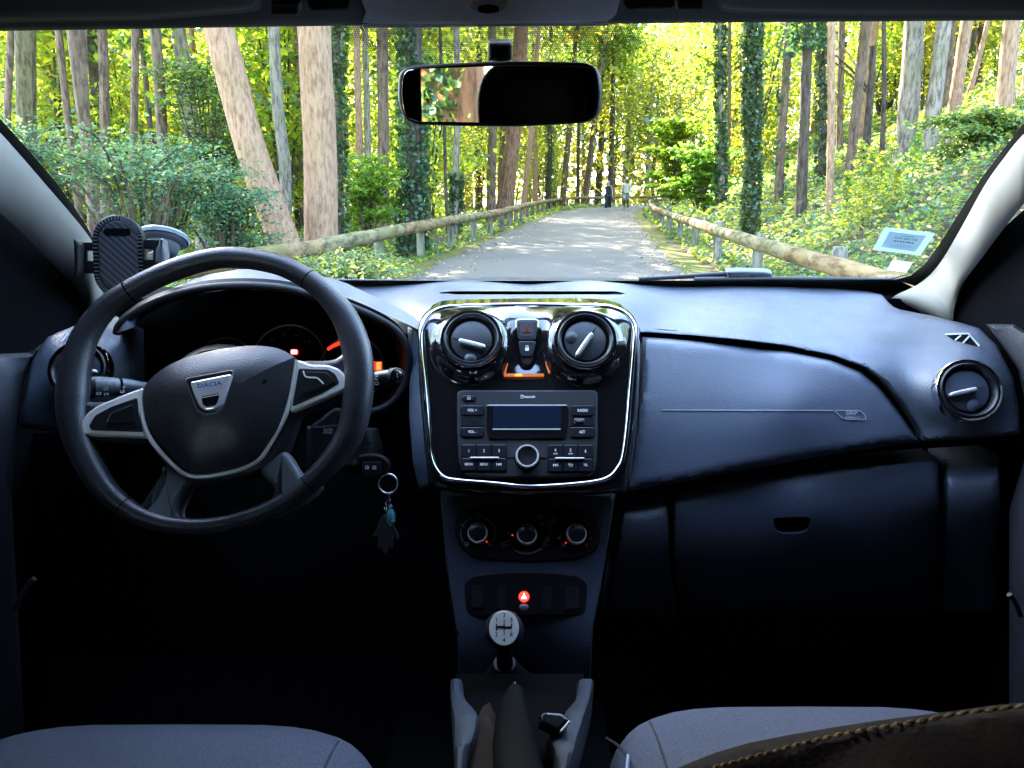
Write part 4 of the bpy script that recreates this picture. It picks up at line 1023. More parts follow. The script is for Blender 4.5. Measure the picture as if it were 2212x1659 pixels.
# ---- key with its charms
KP = Plane(P(810, 1005, .955), (0, -.97, .24))
key = thing('car_key', 'black remote key in the ignition with steel ring and dangling hand charm', 'key', P(810, 1005, .955))
k = MB()
k.slab(rnd_poly([(770, 985), (790, 981), (814, 981), (831, 988), (840, 999), (841, 1008), (836, 1020), (824, 1029), (784, 1029), (777, 1005)], 7), KP, -.010, .004, M['black'], .003, 3)
k.slab(rrect(782, 997, 823, 1026, 7), KP, .002, .0056, M['button'], .0014)
for x_ in (792.5, 808.5): k.strip(rrect(x_ - 3.2, 1007, x_ + 3.2, 1013, 1, 2), KP, .0064, 1.2, M['ink'], closed=True); k.strip([(x_, 1009), (x_ + 2, 1011)], KP, .0064, 1, M['ink'])
k.slab(ell(764, 1000, 4, 6, 12), KP, -.01, -.002, M['brass'], .001)
k.build('key_fob', key)
k = MB(); rr_ = 21 * KP.mpp(838, 1045)
k.tube([KP(838 + 20.5 * math.cos(t_), 1045 + 21 * math.sin(t_), .002 + .001 * math.sin(t_)) for t_ in np.linspace(0, 2 * math.pi, 40)[:-1]], .0016, M['steel'], closed=True, n=10)
k.build('split_ring', key)
k = MB()
for i, (x_, y_) in enumerate(((840, 1069), (841, 1078), (835, 1076), (834, 1085), (837, 1092), (833, 1099))):
    d_ = (1, 0) if i % 2 else (0, 1)
    k.tube([KP(x_ + 2.4 * math.cos(a), y_ + 5 * math.sin(a), .003 * math.cos(a + i)) for a in np.linspace(0, 2 * math.pi, 12)[:-1]], .0005, M['steel'], closed=True, n=6)
k.tube([KP(841, 1080), KP(844, 1096)], .0006, M['steel'], n=6)
k.build('chain', key)
k = MB()
k.slab(ell(844.4, 1117, 11.2, 20.5, 36), KP, .002, .005, M['steel'], .0012); k.dome(ell(844.4, 1117, 9.2, 18.5, 32), KP, .004, .0052, .0075, M['teal'], 5)
for y_ in (1110, 1115, 1120, 1125): k.strip([(846, y_), (850, y_ - 1)], KP, .0072, 1.5, M['ink'])
k.tube([KP(844.4 + 2.5 * math.cos(a), 1094 + 3 * math.sin(a), .004) for a in np.linspace(0, 2 * math.pi, 12)[:-1]], .0007, M['steel'], closed=True, n=6)
k.build('oval_charm', key)
k = MB()
HM = [(832, 1112), (822, 1120), (817, 1132), (811, 1147), (805, 1155), (809, 1159), (816, 1156), (817, 1160), (816, 1181), (821, 1184), (825, 1180), (827, 1190), (832, 1196), (837, 1190), (840, 1180), (844, 1184), (848, 1182), (849, 1160), (850, 1155), (857, 1166), (861, 1163), (859, 1152), (852, 1140), (848, 1125), (841, 1114)]
k.slab([tuple(p) for p in cr(HM, 3)], KP, -.003, .0005, M['glitter'], .0012)
k.build('hand_charm', key)
# ---- rear view mirror
MN = Vector((-.215, -.972, -.085)).normalized()
MP = Plane(P(1078, 202, .845), MN)
mir = thing('rear_view_mirror', 'black framed rear view mirror hanging from the windscreen', 'mirror', P(1078, 110, .86))
MO = [(856, 200), (858, 162), (868, 148), (890, 141), (980, 135), (1107, 131), (1200, 132), (1262, 134), (1282, 142), (1292, 158), (1296.5, 195), (1293, 236), (1282, 257), (1262, 266), (1180, 271), (1107, 274), (980, 272.5), (893, 269.5), (873, 259), (863, 240), (858, 222)]
k = MB(); k.slab(rnd_poly(MO, 14), MP, -.022, .003, M['black'], .006, 4); k.build('mirror_housing', mir)
k = MB(); k.slab(rnd_poly([(867, 200), (870, 166), (878, 152), (900, 149), (1107, 141), (1255, 143.5), (1272, 148), (1283, 162), (1287, 195), (1284, 230), (1276, 250), (1258, 259), (1107, 266), (905, 263), (882, 255), (871, 235)], 8), MP, .001, .0034, M['mirror'], .0003, 1); k.build('mirror_glass', mir)
k = MB(); mp_ = Plane(P(1078, 110, .87), (0, -.9, -.3))
k.slab(rrect(1053, 92.5, 1106, 134, 8, 5), mp_, -.02, .004, M['black'], .006, 4); k.tube([P(1079, 118, .88), P(1079, 160, .87)], .010, M['black']); k.build('mirror_mount', mir)
# ---- phone holder
HP = Plane(P(255, 550, .99), (.16, -.96, .22))
ph = thing('phone_holder', 'black phone holder with ribbed rim and suction cup on the windscreen', 'phone holder', P(255, 640, .99))
def stad(x0, y0, x1, y1, n=22):
    r = (x1 - x0) / 2; cx = (x0 + x1) / 2
    return [(cx + r * math.cos(R(a)), y0 + r * 1.0 + r * math.sin(R(a))) for a in np.linspace(180, 360, n)] + [(cx + r * math.cos(R(a)), y1 - r + r * math.sin(R(a))) for a in np.linspace(0, 180, n)]
def skew(pts): return [(x + (y - 550) * .045, y) for x, y in pts]
k = MB(); k.slab(skew(stad(199, 463, 310, 645)), HP, -.012, .002, M['black'], .003, 3); back = k.build('holder_plate', ph)
k = MB(); so, si = densify(skew(stad(199, 463, 310, 645)), 4.2), None
for i, p in enumerate(so):
    cx, cy = 254.5 + (p.y - 550) * .045, min(max(p.y, 519), 589)
    d_ = Vector((cx - p.x, cy - p.y)); L_ = d_.length; d_ /= L_
    if i % 2 == 0: k.strip([(p.x + d_.x * 2.5, p.y + d_.y * 2.5), (p.x + d_.x * 12.5, p.y + d_.y * 12.5)], HP, .0042, 2.3, M['satin'], th=.0015)
k.build('ribbed_rim', back)
k = MB(); k.slab(skew(stad(213, 477, 298, 630)), HP, 0, .0035, M['carbon'], .001); k.slab([(x + 0, y) for x, y in skew(rrect(226, 493, 284, 509, 7))], HP, .002, .0042, M['gap'], .0004); k.build('carbon_pad', back)
for s_, hole in ((-1, None), (1, None)):
    k = MB()
    if s_ < 0:
        for y0, y1 in ((523, 541), (563, 590)): k.slab(rrect(166, y0, 206, y1, 2), HP, -.008, -.002, M['black'], .001)
        k.slab(rrect(166, 540, 186, 564, 2), HP, -.008, -.002, M['black'], .001)
        k.slab(rnd_poly([(156, 515), (166, 517), (173, 527), (172, 585), (166, 597), (159, 594), (161, 560), (160, 532)], 4), HP, -.010, .012, M['trim'], .003, 3)
    else:
        for y0, y1 in ((517, 537), (560, 580)): k.slab(rrect(306, y0, 344, y1, 2), HP, -.008, -.002, M['black'], .001)
        k.slab(rrect(330, 536, 346, 561, 2), HP, -.008, -.002, M['black'], .001)
        k.slab(rnd_poly([(347, 514), (352, 515), (353, 530), (356, 545), (356, 565), (344, 575), (334, 565), (335, 540), (340, 530)], 4), HP, -.010, .012, M['satin'], .003, 3)
    k.build('clamp_arm', ph)
k = MB()
sc_ = WS(353, 524, .012)
k.lathe(sc_, WS.n, [(.034, -.010), (.036, -.006), (.033, 0), (.026, .004), (.022, .018), (.014, .024), (.0, .026)], M['satin'], 40)
k.lathe(sc_, WS.n, [(.0375, -.012), (.040, -.009), (.0375, -.004), (.034, -.005)], M['film2'], 40)
k.build('suction_cup', ph)
k = MB(); k.tube([sc_ + WS.n * .02, P(330, 560, 1.06), P(285, 570, 1.02), P(262, 562, 1.0)], [.010, .010, .010, .012], M['black'], n=14); k.build('arm', ph)
# ---- gear lever
GB = P(1092, 1475, .80)
gear = thing('gear_lever', 'gear lever with silver five speed cap on a black ball knob', 'gear lever', GB)
gk = P(1088.5, 1360, .80); gn = (CAM - gk).normalized(); gn = (gn + Vector((0, -.05, .12))).normalized()
GP = Plane(gk, gn); k = MB(); u_ = GP.mpp(1088, 1358)
k.lathe(gk, gn, [(.010, -.052), (.014, -.045), (.0215, -.030), (.0238, -.014), (.0225, -.004), (.0185, .003)], M['wheel'], 40)
k.build('knob', gear)
k = MB(); k.slab(ell(1088.7, 1357, 32.5, 38, 48), GP, -.004, .0042, M['knobcap'], .0008); gc = k.build('knob_cap', gear)
k = MB()
X0, X1, X2 = 1072.5, 1089, 1105
k.strip([(X1, 1338), (X1, 1372)], GP, .005, 1.8, M['gap']); k.strip(cr([(X0, 1352.5), (X1, 1353.5), (X2 - 2, 1354), (X2, 1352)], 4, False), GP, .0051, 1.6, M['gap']); k.strip([(X0, 1347), (X0, 1361)], GP, .005, 2.2, M['gap']); k.strip([(X2, 1347), (X2, 1353)], GP, .005, 2, M['gap'])
for n_, x_, y_ in (('1', X0, 1339), ('2', X0, 1371), ('3', X1, 1329.5), ('4', X1, 1383), ('5', X2, 1339.5), ('R', X2, 1371.5)): k.text(n_, GP, x_, y_, 8.5, .005, M['gap'], sx=.9)
k.strip([(X2, 1360), (X2, 1362.5)], GP, .005, 2, M['gap'])
k.build('shift_pattern', gear)
k = MB(); k.tube([gk - gn * .045, P(1090, 1420, .83), P(1092, 1475, .86)], [.009, .010, .011], M['black'], n=14); k.build('shaft', gear)
k = MB(); k.tube([P(1090, 1432, .84), P(1092, 1462, .85), P(1095, 1500, .86), P(1098, 1540, .87)], [.014, .026, .045, .065], M['black'], n=20); k.build('gaiter', gear)
# ---- centre console tunnel
con = thing('centre_console', 'grey blue moulded console tray between the seats around the handbrake', 'console', P(1110, 1600, .6))
k = MB()
CT = [(1440, .80), (1480, .74), (1540, .655), (1600, .60), (1660, .555), (1800, .46), (1950, .38)]
cy = lambda y: float(np.interp(y, [c[0] for c in CT], [c[1] for c in CT]))
def horn(rows):      # rounded moulding: rows of (y, outer x, inner x)
    G = []
    rr = cr([Vector(r) for r in rows], 5, False)
    for r in rr:
        y, xo, xi = r; Y = cy(y); row = []
        for f_, dY, dz in ((0, .02, -.06), (0, .008, -.012), (.12, .001, -.002), (.35, -.003, .002), (.65, -.003, .002), (.88, .001, -.002), (1, .006, -.012), (1, .02, -.05)):
            row.append(P(lerp(xo, xi, f_), y, Y) + Vector((0, dY, dz)))
        G.append(row)
    n_ = len(G[0]); k.add([v for r in G for v in r], [(i * n_ + j, i * n_ + j + 1, (i + 1) * n_ + j + 1, (i + 1) * n_ + j) for i in range(len(G) - 1) for j in range(n_ - 1)], M['console'])
horn([(1466, 971, 999), (1490, 971, 1001), (1510, 972, 1010), (1536, 973, 1034), (1560, 975, 1034), (1590, 976, 1027), (1622, 978, 1011), (1660, 980, 1006), (1720, 982, 1005), (1800, 984, 1005)])
horn([(1466, 1285, 1248), (1490, 1281, 1246), (1510, 1277, 1239), (1536, 1269, 1216), (1560, 1263, 1202), (1590, 1254, 1181), (1622, 1244, 1196), (1660, 1231, 1199), (1720, 1222, 1200), (1800, 1216, 1200)])
k.build('tray_rim', con)
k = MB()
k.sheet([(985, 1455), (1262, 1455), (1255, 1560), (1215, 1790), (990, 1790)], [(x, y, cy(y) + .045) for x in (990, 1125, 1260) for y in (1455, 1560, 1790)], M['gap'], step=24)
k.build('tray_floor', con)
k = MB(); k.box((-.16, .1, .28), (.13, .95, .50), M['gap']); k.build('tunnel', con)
# ---- handbrake
hb = thing('handbrake_lever', 'black handbrake lever with brown gaiter rising from the console tray', 'handbrake', P(1110, 1640, .5))
k = MB()
q = [P(1113, 1492, .66), P(1109, 1520, .635), P(1108, 1560, .60), P(1112, 1620, .545), P(1125, 1700, .48), P(1132, 1800, .42)]
k.tube(q, [.0075, .0125, .0165, .019, .020, .021], M['grip'], n=20)
k.build('grip', hb)
k = MB(); k.tube([P(1114, 1478, .672), P(1113, 1492, .66)], [.003, .0065], M['chrome'], n=14); k.build('release_button', hb)
k = MB()
k.sheet([(1026, 1594), (1040, 1556), (1056, 1545), (1075, 1590), (1100, 1650), (1130, 1790), (1020, 1790), (1012, 1680), (1013, 1640)],
        [(1026, 1594, .625), (1050, 1550, .645), (1075, 1600, .59), (1100, 1680, .53), (1020, 1680, .56), (1100, 1790, .45), (1020, 1790, .47)], M['leather2'], step=10, edge=8, bend=.01, wall=.02)
k.build('gaiter', hb)
# ---- small black object in the tray
gd = MB(); GD = Plane(P(1200, 1562, .612), (.12, -.55, .82))
gd.slab(rnd_poly([(1168, 1543), (1177, 1536), (1214, 1539), (1234, 1557), (1211, 1582), (1166, 1560)], 5), GD, -.014, .004, M['button'], .003, 3)
gd.slab(rnd_poly([(1203, 1574), (1221, 1552), (1233, 1558), (1213, 1579)], 3), GD, .002, .0052, M['gap'], .0006)
gd.slab(rnd_poly([(1209, 1579), (1229, 1555), (1234, 1558), (1213, 1583)], 2), GD, .002, .0066, M['silver'], .001)
gd.strip([(1170, 1549), (1181, 1538)], GD, .005, 2, M['satin'])
o = gd.build('buckle'); tag(o, 'small black plastic buckle with silver edged slot lying in the console tray', 'buckle')
# ---- seats
def cushion(mb, c, r, mat_, ex=4.0, nu=48, nv=24, top=None):
    vs_ = []
    def pw(a, e): return math.copysign(abs(a) ** (2 / e), a)
    for j in range(nv + 1):
        b_ = -math.pi / 2 + math.pi * j / nv
        for i in range(nu):
            a = 2 * math.pi * i / nu
            vs_.append((c[0] + r[0] * pw(math.cos(b_), 2.6) * pw(math.cos(a), ex), c[1] + r[1] * pw(math.cos(b_), 2.6) * pw(math.sin(a), ex), c[2] + r[2] * pw(math.sin(b_), 2.6)))
    mb.add(vs_, [(j * nu + i, j * nu + (i + 1) % nu, (j + 1) * nu + (i + 1) % nu, (j + 1) * nu + i) for j in range(nv) for i in range(nu)], mat_)
for nm, cx, hw, yf, lab in (('driver_seat', -.372, .250, .745, 'grey fabric seat cushion behind the steering wheel'), ('passenger_seat', .335, .245, .775, 'grey fabric seat cushion right of the console, beneath the brown leather bag')):
    st_ = thing(nm, lab, 'car seat', (cx, .4, .28))
    k = MB(); cushion(k, (cx, yf - .30, .600), (hw, .30, .085), M['fabric'], 4.5)
    for s_ in (-1, 1):      # seams along the bolsters
        sl = []
        for t_ in np.linspace(-.8, .97, 14):
            X = hw * .74 * s_; q = abs(t_) ** 4.5; a_ = (1 - q) ** (1 / 2.6) if q < 1 else 0
            u_ = min(1, (abs(X / hw) ** 4.5 + abs(t_) ** 4.5)) ** (2.6 / 4.5)
            sl.append(Vector((cx + X, yf - .30 + .30 * t_, .600 + .085 * max(0, 1 - u_) ** (1 / 2.6) + .0002)))
        k.tube(sl, .0014, M['seam2'], n=6)
    if nm == 'passenger_seat':
        sl = [P(x, y, Y) for x, y, Y in ((1310, 1595, .69), (1330, 1607, .675), (1350, 1627, .66), (1368, 1660, .63), (1378, 1700, .60))]
        k.tube([Vector((v.x, v.y, v.z)) for v in cr(sl, 4, False)], .0016, M['seam2'], n=6)
    cu = k.build('cushion', st_)
    if nm == 'passenger_seat':
        k = MB(); wp = Plane(P(1356, 1645, .64), (-.35, -.5, .8)); k.slab([(1354, 1628), (1358, 1629), (1355, 1668), (1350, 1668)], wp, 0, .006, M['paper'], .0005); k.build('care_tag', cu)
    k = MB(); k.box((cx - hw * .9, .12, .28), (cx + hw * .9, .64, .54), M['seatside']); k.build('seat_base', st_)
    k = MB(); cushion(k, (cx, .02, .80), (hw, .075, .33), M['seatside'], 4); k.build('backrest', st_)
    k = MB(); cushion(k, (cx, -.06, 1.23), (.125, .06, .11), M['black'], 3); k.build('headrest', st_)
rs = thing('rear_bench', 'dark rear seat bench behind the front seats', 'car seat', (0, -1, .3))
k = MB(); cushion(k, (0, -.85, .5), (.66, .3, .12), M['seatside'], 6); k.build('cushion', rs)
k = MB(); cushion(k, (0, -1.2, .82), (.66, .09, .34), M['seatside'], 6); k.build('backrest', rs)
# ---- brown leather bag on the passenger seat
bag = thing('leather_bag', 'dark brown leather bag with cream stitched seam on the passenger seat', 'bag', (.25, .3, .62))
k = MB()
BE = [(1440, 1668), (1500, 1644), (1545, 1626), (1620, 1604), (1702, 1588), (1795, 1572), (1890, 1557), (1984, 1545), (2080, 1533), (2141, 1524), (2212, 1517), (2320, 1506)]
BL = BE + [(2320, 1950), (1480, 1950)]
by = lambda x: .37 - .06 * (x - 1450) / 760
k.sheet(BL, [(x, y, by(x)) for x, y in BE[::2]] + [(1480, 1950, .33), (1900, 1950, .29), (2320, 1950, .27), (1900, 1700, .31), (2250, 1650, .29), (1560, 1750, .345)], M['leather'], step=20, edge=24, bend=.03, wall=0)
yb = k.last
be = [P(x, y, yb(x, y, True)) for x, y in BE]; bf = [v + Vector((0, .02, -.03)) for v in be]; bg = [v + Vector((0, .07, -.16)) for v in be]; bh = [v + Vector((0, .09, -.45)) for v in be]; m_ = len(be)
k.add(be + bf + bg + bh, [(j * m_ + i, j * m_ + i + 1, (j + 1) * m_ + i + 1, (j + 1) * m_ + i) for j in range(3) for i in range(m_ - 1)], M['leather'])
bb_ = k.build('bag_body', bag)
k = MB()
SL = cr([(1540, 1659, 0), (1639, 1632, 0), (1765, 1598, 0), (1855, 1579, 0), (1953, 1563, 0), (2079, 1541, 0), (2204, 1526, 0), (2290, 1516, 0)], 40, False)
acc = 0; stp = 24
L_ = [0]
for a, c_ in zip(SL[:-1], SL[1:]): L_.append(L_[-1] + math.hypot(c_.x - a.x, c_.y - a.y))
s0 = 0
while s0 < L_[-1] - 36:
    gap_ = 18 + 18 * s0 / L_[-1]
    def at(s_):
        i = min(max(1, int(np.searchsorted(L_, s_))), len(L_) - 1); f_ = (s_ - L_[i - 1]) / (L_[i] - L_[i - 1]); v = SL[i - 1].lerp(SL[i], f_); return v
    a, c_ = at(s0), at(s0 + gap_ * .74)
    a.y += 1.5; c_.y -= 1.5
    m__ = a.lerp(c_, .5)
    pts = [P(q_.x, q_.y, yb(q_.x, q_.y) - dd) for q_, dd in ((a, .0008), (m__, .0030), (c_, .0008))]
    k.tube(cr(pts, 3, False), [.0006, .0009, .0011, .0012, .0011, .0009, .0006], M['thread'], n=8)
    s0 += gap_
k.build('stitching', bb_)
# ---- wiper outside, stickers on the glass
wi = thing('windscreen_wiper', 'grey and black windscreen wiper parked along the bottom of the glass', 'wiper', WS(1640, 598, -.02))
k = MB(); k.tube([WS(x, y, -.02) for x, y in ((1380, 603), (1475, 597.5), (1530, 594), (1575, 591.5))], [.004, .0045, .005, .005], M['wiper'], n=10)
k.build('wiper_arm', wi)
k = MB(); wp = Plane(WS(1620, 596, -.012), (0, -.85, -.5))
k.slab(rnd_poly([(1568, 588), (1600, 586.5), (1655, 588), (1669, 592), (1668, 598), (1650, 603), (1590, 604), (1576, 603)], 4), wp, -.012, 0, M['wipergrey'], .003, 3)
k.strip([(1573, 590), (1582, 602)], wp, .0006, 2, M['gap']); k.slab(ell(1626, 595, 4, 3, 12), wp, -.001, .0008, M['satin'], .0003)
k.build('wiper_head', wi)
k = MB()
k.tube([WS(x, y, -.006) for x, y in ((1500, 606), (1645, 604), (1800, 605.5), (1938, 607.5))], .0065, M['wiper'], n=10)
k.tube([WS(x, y, -.010) for x, y in ((1640, 601), (1800, 602.5), (1914, 604.5))], .0034, M['wipergrey'], n=8)
k.tube([WS(x, y, -.010) for x, y in ((1914, 604), (1944, 606))], .006, M['wiper'], n=8)
k.build('wiper_blade', wi)
k = MB(); FILMQ = [(1912, 491.6), (2020, 504.5), (1988, 552), (1885, 540)]; INQ = [(1922.5, 500.5), (2001, 510), (1977, 543.7), (1902.7, 534.7)]
k.slab(FILMQ, WS, .0006, .0014, M['film'], .0002, 1); k.slab(INQ, WS, .001, .0020, M['paper'], .0002, 1)
class Quad:
    n = WS.n
    def __init__(s, q): s.q = [WS(*p, .0024) for p in q]; s.u = -(s.q[1] - s.q[0]).normalized() * -1; s.v = (s.q[0] - s.q[3]).normalized()
    def __call__(s, a, c_, h=0): return s.q[0].lerp(s.q[1], a).lerp(s.q[3].lerp(s.q[2], a), c_) + s.n * h
    def mpp(s, *a): return (s.q[1] - s.q[0]).length
qd = Quad(INQ)
k.text('BY-180-WX', qd, .52, .30, .088, .0002, M['blueletter2'], mirror=True); 
for i, wd in enumerate((.10, .08, .10, .07, .12, .09, .07)): k.add([qd(.24 + i * .085, .45, .0002), qd(.24 + i * .085 + wd * .62, .45, .0002), qd(.24 + i * .085 + wd * .62, .53, .0002), qd(.24 + i * .085, .53, .0002)], [(0, 1, 2, 3)], M['blueletter2'], False)
for yy, x0, x1 in ((.70, .35, .8), (.76, .2, .85), (.82, .2, .7)): k.add([qd(x0, yy, .0002), qd(x1, yy, .0002), qd(x1, yy + .018, .0002), qd(x0, yy + .018, .0002)], [(0, 1, 2, 3)], M['greyletter'], False)
k.add([qd(.35, .12, .0002), qd(.7, .12, .0002), qd(.7, .16, .0002), qd(.35, .16, .0002)], [(0, 1, 2, 3)], M['greyletter'], False)
o = k.build('document_sticker'); tag(o, 'pale blue printed document sticker in a clear green sleeve on the windscreen', 'sticker')
k = MB(); k.slab([(1928.5, 563), (1971, 568), (1958, 589), (1916.5, 584)], WS, .0006, .0018, M['white'], .0002, 1)
k.strip([(1930, 582.5), (1948, 584.6)], WS, .0022, .6, M['greyletter'])
o = k.build('small_sticker'); tag(o, 'small plain white sticker below the pale blue document on the windscreen', 'sticker')
M['bark_olive'] = bark('bark_olive', (.10, .085, .040)); M['bark_red'] = bark('bark_red', (.21, .115, .080))
M['leafstem'] = mat('weed_stem', (.10, .12, .04), .7)
M['leaf_straw'] = leaf('leaf_straw', (.30, .24, .12), (.14, .11, .05), .2)
M['skin'] = mat('skin_light', (.50, .32, .24), .6); M['skin2'] = mat('skin_deep', (.10, .06, .045), .6)
M['navy'] = mat('navy_speckled_cloth', (.014, .022, .055), .9, var=(45, .9)); M['sweat'] = mat('pale_sweatshirt', (.56, .55, .53), .9); M['shorts'] = mat('grey_shorts', (.36, .38, .40), .9)
M['hair'] = mat('dark_hair', (.02, .013, .01), .5); M['cap'] = mat('pale_cap', (.6, .58, .5), .8); M['eye'] = mat('eye', (.02, .015, .01), .2); M['lip'] = mat('lip', (.35, .12, .1), .5)
# ================================================================== OUTSIDE
rng = np.random.default_rng(7); random.seed(7)
def spl(pts, n=14): return cr([Vector((a, b, 0)) for a, b in pts], n, False)
ROADC = spl([(.0, -30), (.05, -10), (.1, 0), (.5, 10), (1.05, 15.5), (2.35, 26), (4.6, 42), (7.1, 52), (10.2, 57.5), (15, 60.5), (24, 62.5), (40, 64), (70, 66)])
RA = np.array([(p.x, p.y) for p in ROADC])
def road_d(x, y):
    """signed distance from the road's centre line, positive to its right"""
    d = (RA[:, 0] - x) ** 2 + (RA[:, 1] - y) ** 2; i = int(d.argmin())
    a, b = RA[max(i - 1, 0)], RA[min(i + 1, len(RA) - 1)]
    t = b - a
    return math.copysign(math.sqrt(d[i]), (x - RA[i, 0]) * t[1] - (y - RA[i, 1]) * t[0])
def ground_z(x, y):
    s = road_d(x, y)
    n = noise.noise(Vector((x * .25, y * .25, 3))) * .18 + noise.noise(Vector((x * .9, y * .9, 8))) * .05
    if s > 2.2:
        e = s - 2.2
        k = min(1, max(0, (58 - y) / 14)) if y > 44 else 1
        return (.06 * e + .42 * max(0, e - .9) * (1 / (1 + max(0, e - 8) * .04))) * k + n * min(1, e)
    if s < -2.2: return -.035 * min(-s - 2.2, 25) + n * min(1, -s - 2.2)
    return 0.0
def graded(lo, hi, c, s0, g):
    """coordinates dense near c and coarse far away"""
    a = [c]; s_ = s0
    while a[-1] < hi: a.append(a[-1] + s_); s_ *= g
    b = [c]; s_ = s0
    while b[-1] > lo: b.append(b[-1] - s_); s_ *= g
    return sorted(set(b[1:] + a))
gx, gy = graded(-160, 160, 2, .45, 1.035), graded(-60, 260, 12, .6, 1.03)
gv = [(x, y, ground_z(x, y) - (.03 if abs(road_d(x, y)) < 2.6 else 0)) for y in gy for x in gx]
nx = len(gx)
g = MB(); g.add(gv, [(j * nx + i, j * nx + i + 1, (j + 1) * nx + i + 1, (j + 1) * nx + i) for j in range(len(gy) - 1) for i in range(nx - 1)], M['soil'])
tag(g.build('ground'), 'leafy woodland floor rising to a bank right of the road', kind='structure')
def ribbon(off0, off1, z, name, m_, lab, n=5, jag=0):
    b = MB(); vs_ = []
    pts = ROADC
    for i, p in enumerate(pts):
        t = (pts[min(i + 1, len(pts) - 1)] - pts[max(i - 1, 0)]).normalized(); r = Vector((t.y, -t.x, 0))
        for k in range(n + 1):
            o = lerp(off0, off1, k / n)
            if jag and k in (0, n): o += jag * noise.noise(Vector((i * .6, off0, k)))
            q = p + r * o; vs_.append((q.x, q.y, z + .04 * (1 - (o / 2.2) ** 2)))
    m = n + 1
    b.add(vs_, [(i * m + k, i * m + k + 1, (i + 1) * m + k + 1, (i + 1) * m + k) for i in range(len(pts) - 1) for k in range(n)], m_)
    tag(b.build(name), lab, kind='structure')
ribbon(-2.7, 2.7, -.004, 'verge', M['verge'], 'mossy verge beside the asphalt')
ribbon(-1.95, 1.95, .006, 'road', M['asphalt'], 'narrow worn grey asphalt road curving right through the wood', jag=.22)
# ---- log rail fences
def fence(pts, side, rail_z, rr_, lab, spacing, start, mats, mat_i):
    ln = spl(pts, 16); L_ = [0]
    for a, b in zip(ln[:-1], ln[1:]): L_.append(L_[-1] + (b - a).length)
    def at(s_):
        i = min(max(1, int(np.searchsorted(L_, s_))), len(L_) - 1); f_ = (s_ - L_[i - 1]) / (L_[i] - L_[i - 1]); return ln[i - 1].lerp(ln[i], f_)
    root = thing('log_rail_fence', lab, 'fence', (ln[0].x, ln[0].y, 0))
    s_ = start; k = 0
    while s_ < L_[-1]:
        e = min(s_ + spacing * 1.5, L_[-1])
        path = []; rad = []
        for j in range(13):
            q = at(lerp(s_, e, j / 12)); z = rail_z + .02 * noise.noise(Vector((q.x * .4, q.y * .4, side)))
            path.append(Vector((q.x, q.y, z)) + Vector((noise.noise(Vector((q.y, 1, side))), 0, noise.noise(Vector((q.y, 5, side))))) * .014)
            rad.append(rr_ * (1.02 - .06 * j / 12) * (1 + .03 * noise.noise(Vector((q.x, q.y * .8, 9)))))
        b = MB(); b.tube(path, rad, mats[k % len(mats)], n=16); b.build('rail', root)
        s_ = e + .004; k += 1
    s_ = start + .6
    while s_ < L_[-1]:
        q = at(s_); t = (at(s_ + .1) - at(s_ - .1)); t.normalize(); r = Vector((t.y, -t.x, 0)) * side
        c = q + r * (rr_ + .06); gz = ground_z(c.x, c.y)
        b = MB(); lean = random.uniform(-.02, .02)
        zt = rail_z + (.10 if side > 0 else .03) + random.uniform(-.02, .04)
        b.tube([Vector((c.x, c.y, gz - .3)), Vector((c.x + lean * .3, c.y, zt - .05)), Vector((c.x + lean * .5, c.y, zt))], [.075, .07, .062], M['post'], n=10)
        b.build('post', root)
        s_ += spacing
    return root
M['post'] = bark('post_wood', (.20, .19, .155), 6, .008)
M['log'] = bark('log_wood', (.20, .17, .085), 5, .006, .5, True); M['log2'] = bark('log_wood_mossy', (.22, .15, .075), 5, .006, .8, True)
fence([(-4.0, 1.5), (-3.0, 4.8), (-2.25, 7.8), (-1.8, 11.6), (-1.25, 15.4), (-.3, 22), (.7, 32), (2.3, 44), (4.2, 55), (7.2, 60.2), (11, 63), (17, 65), (30, 66.5)], -1, .60, .095,
      'mossy round log rail fence along the left edge of the road', 2.4, 0, [M['log'], M['log2']], 0)
fence([(2.65, 3.0), (2.78, 6.65), (3.15, 11.4), (3.75, 17), (4.8, 26), (6.7, 38), (8.0, 44.5), (9.8, 49.5), (13, 53.5), (20, 56.5), (30, 58)], 1, .58, .085,
      'weathered round log rail fence with tall posts along the right verge', 3.0, .3, [M['log2'], M['log']], 1)
# ---- leaves
def leaf_quads(cen, size, up=0.3, aspect=.62, r=rng):
    n = len(cen)
    nrm = r.normal(size=(n, 3)); nrm[:, 2] = np.abs(nrm[:, 2]) + up; nrm /= np.linalg.norm(nrm, axis=1, keepdims=True)
    a = r.normal(size=(n, 3)); a -= nrm * (a * nrm).sum(1, keepdims=True); a /= np.linalg.norm(a, axis=1, keepdims=True)
    b = np.cross(nrm, a); s_ = (size * r.uniform(.6, 1.35, size=n))[:, None] if np.ndim(size) == 0 else (size * r.uniform(.6, 1.35, size=n))[:, None]
    fold = nrm * s_ * .18
    return np.stack([cen - a * s_ * .5, cen + b * s_ * .5 * aspect + fold, cen + a * s_ * .5, cen - b * s_ * .5 * aspect + fold], 1)
def clumps(n_cl, n_leaf, rad, shape, r=rng):
    """leaf centres gathered in clumps; shape(n) gives the clump centres"""
    c = shape(n_cl)
    k = r.integers(0, len(c), n_leaf)
    return c[k] + r.normal(size=(n_leaf, 3)) * np.array(rad)
def ellipsoid(cx, cz, rx, rz, n, r=rng, shell=.35):
    d = r.normal(size=(n, 3)); d /= np.linalg.norm(d, axis=1, keepdims=True)
    q = d * (shell + (1 - shell) * r.uniform(size=(n, 1)) ** .6)
    return q * np.array((rx, rx, rz)) + np.array((cx, 0, cz))
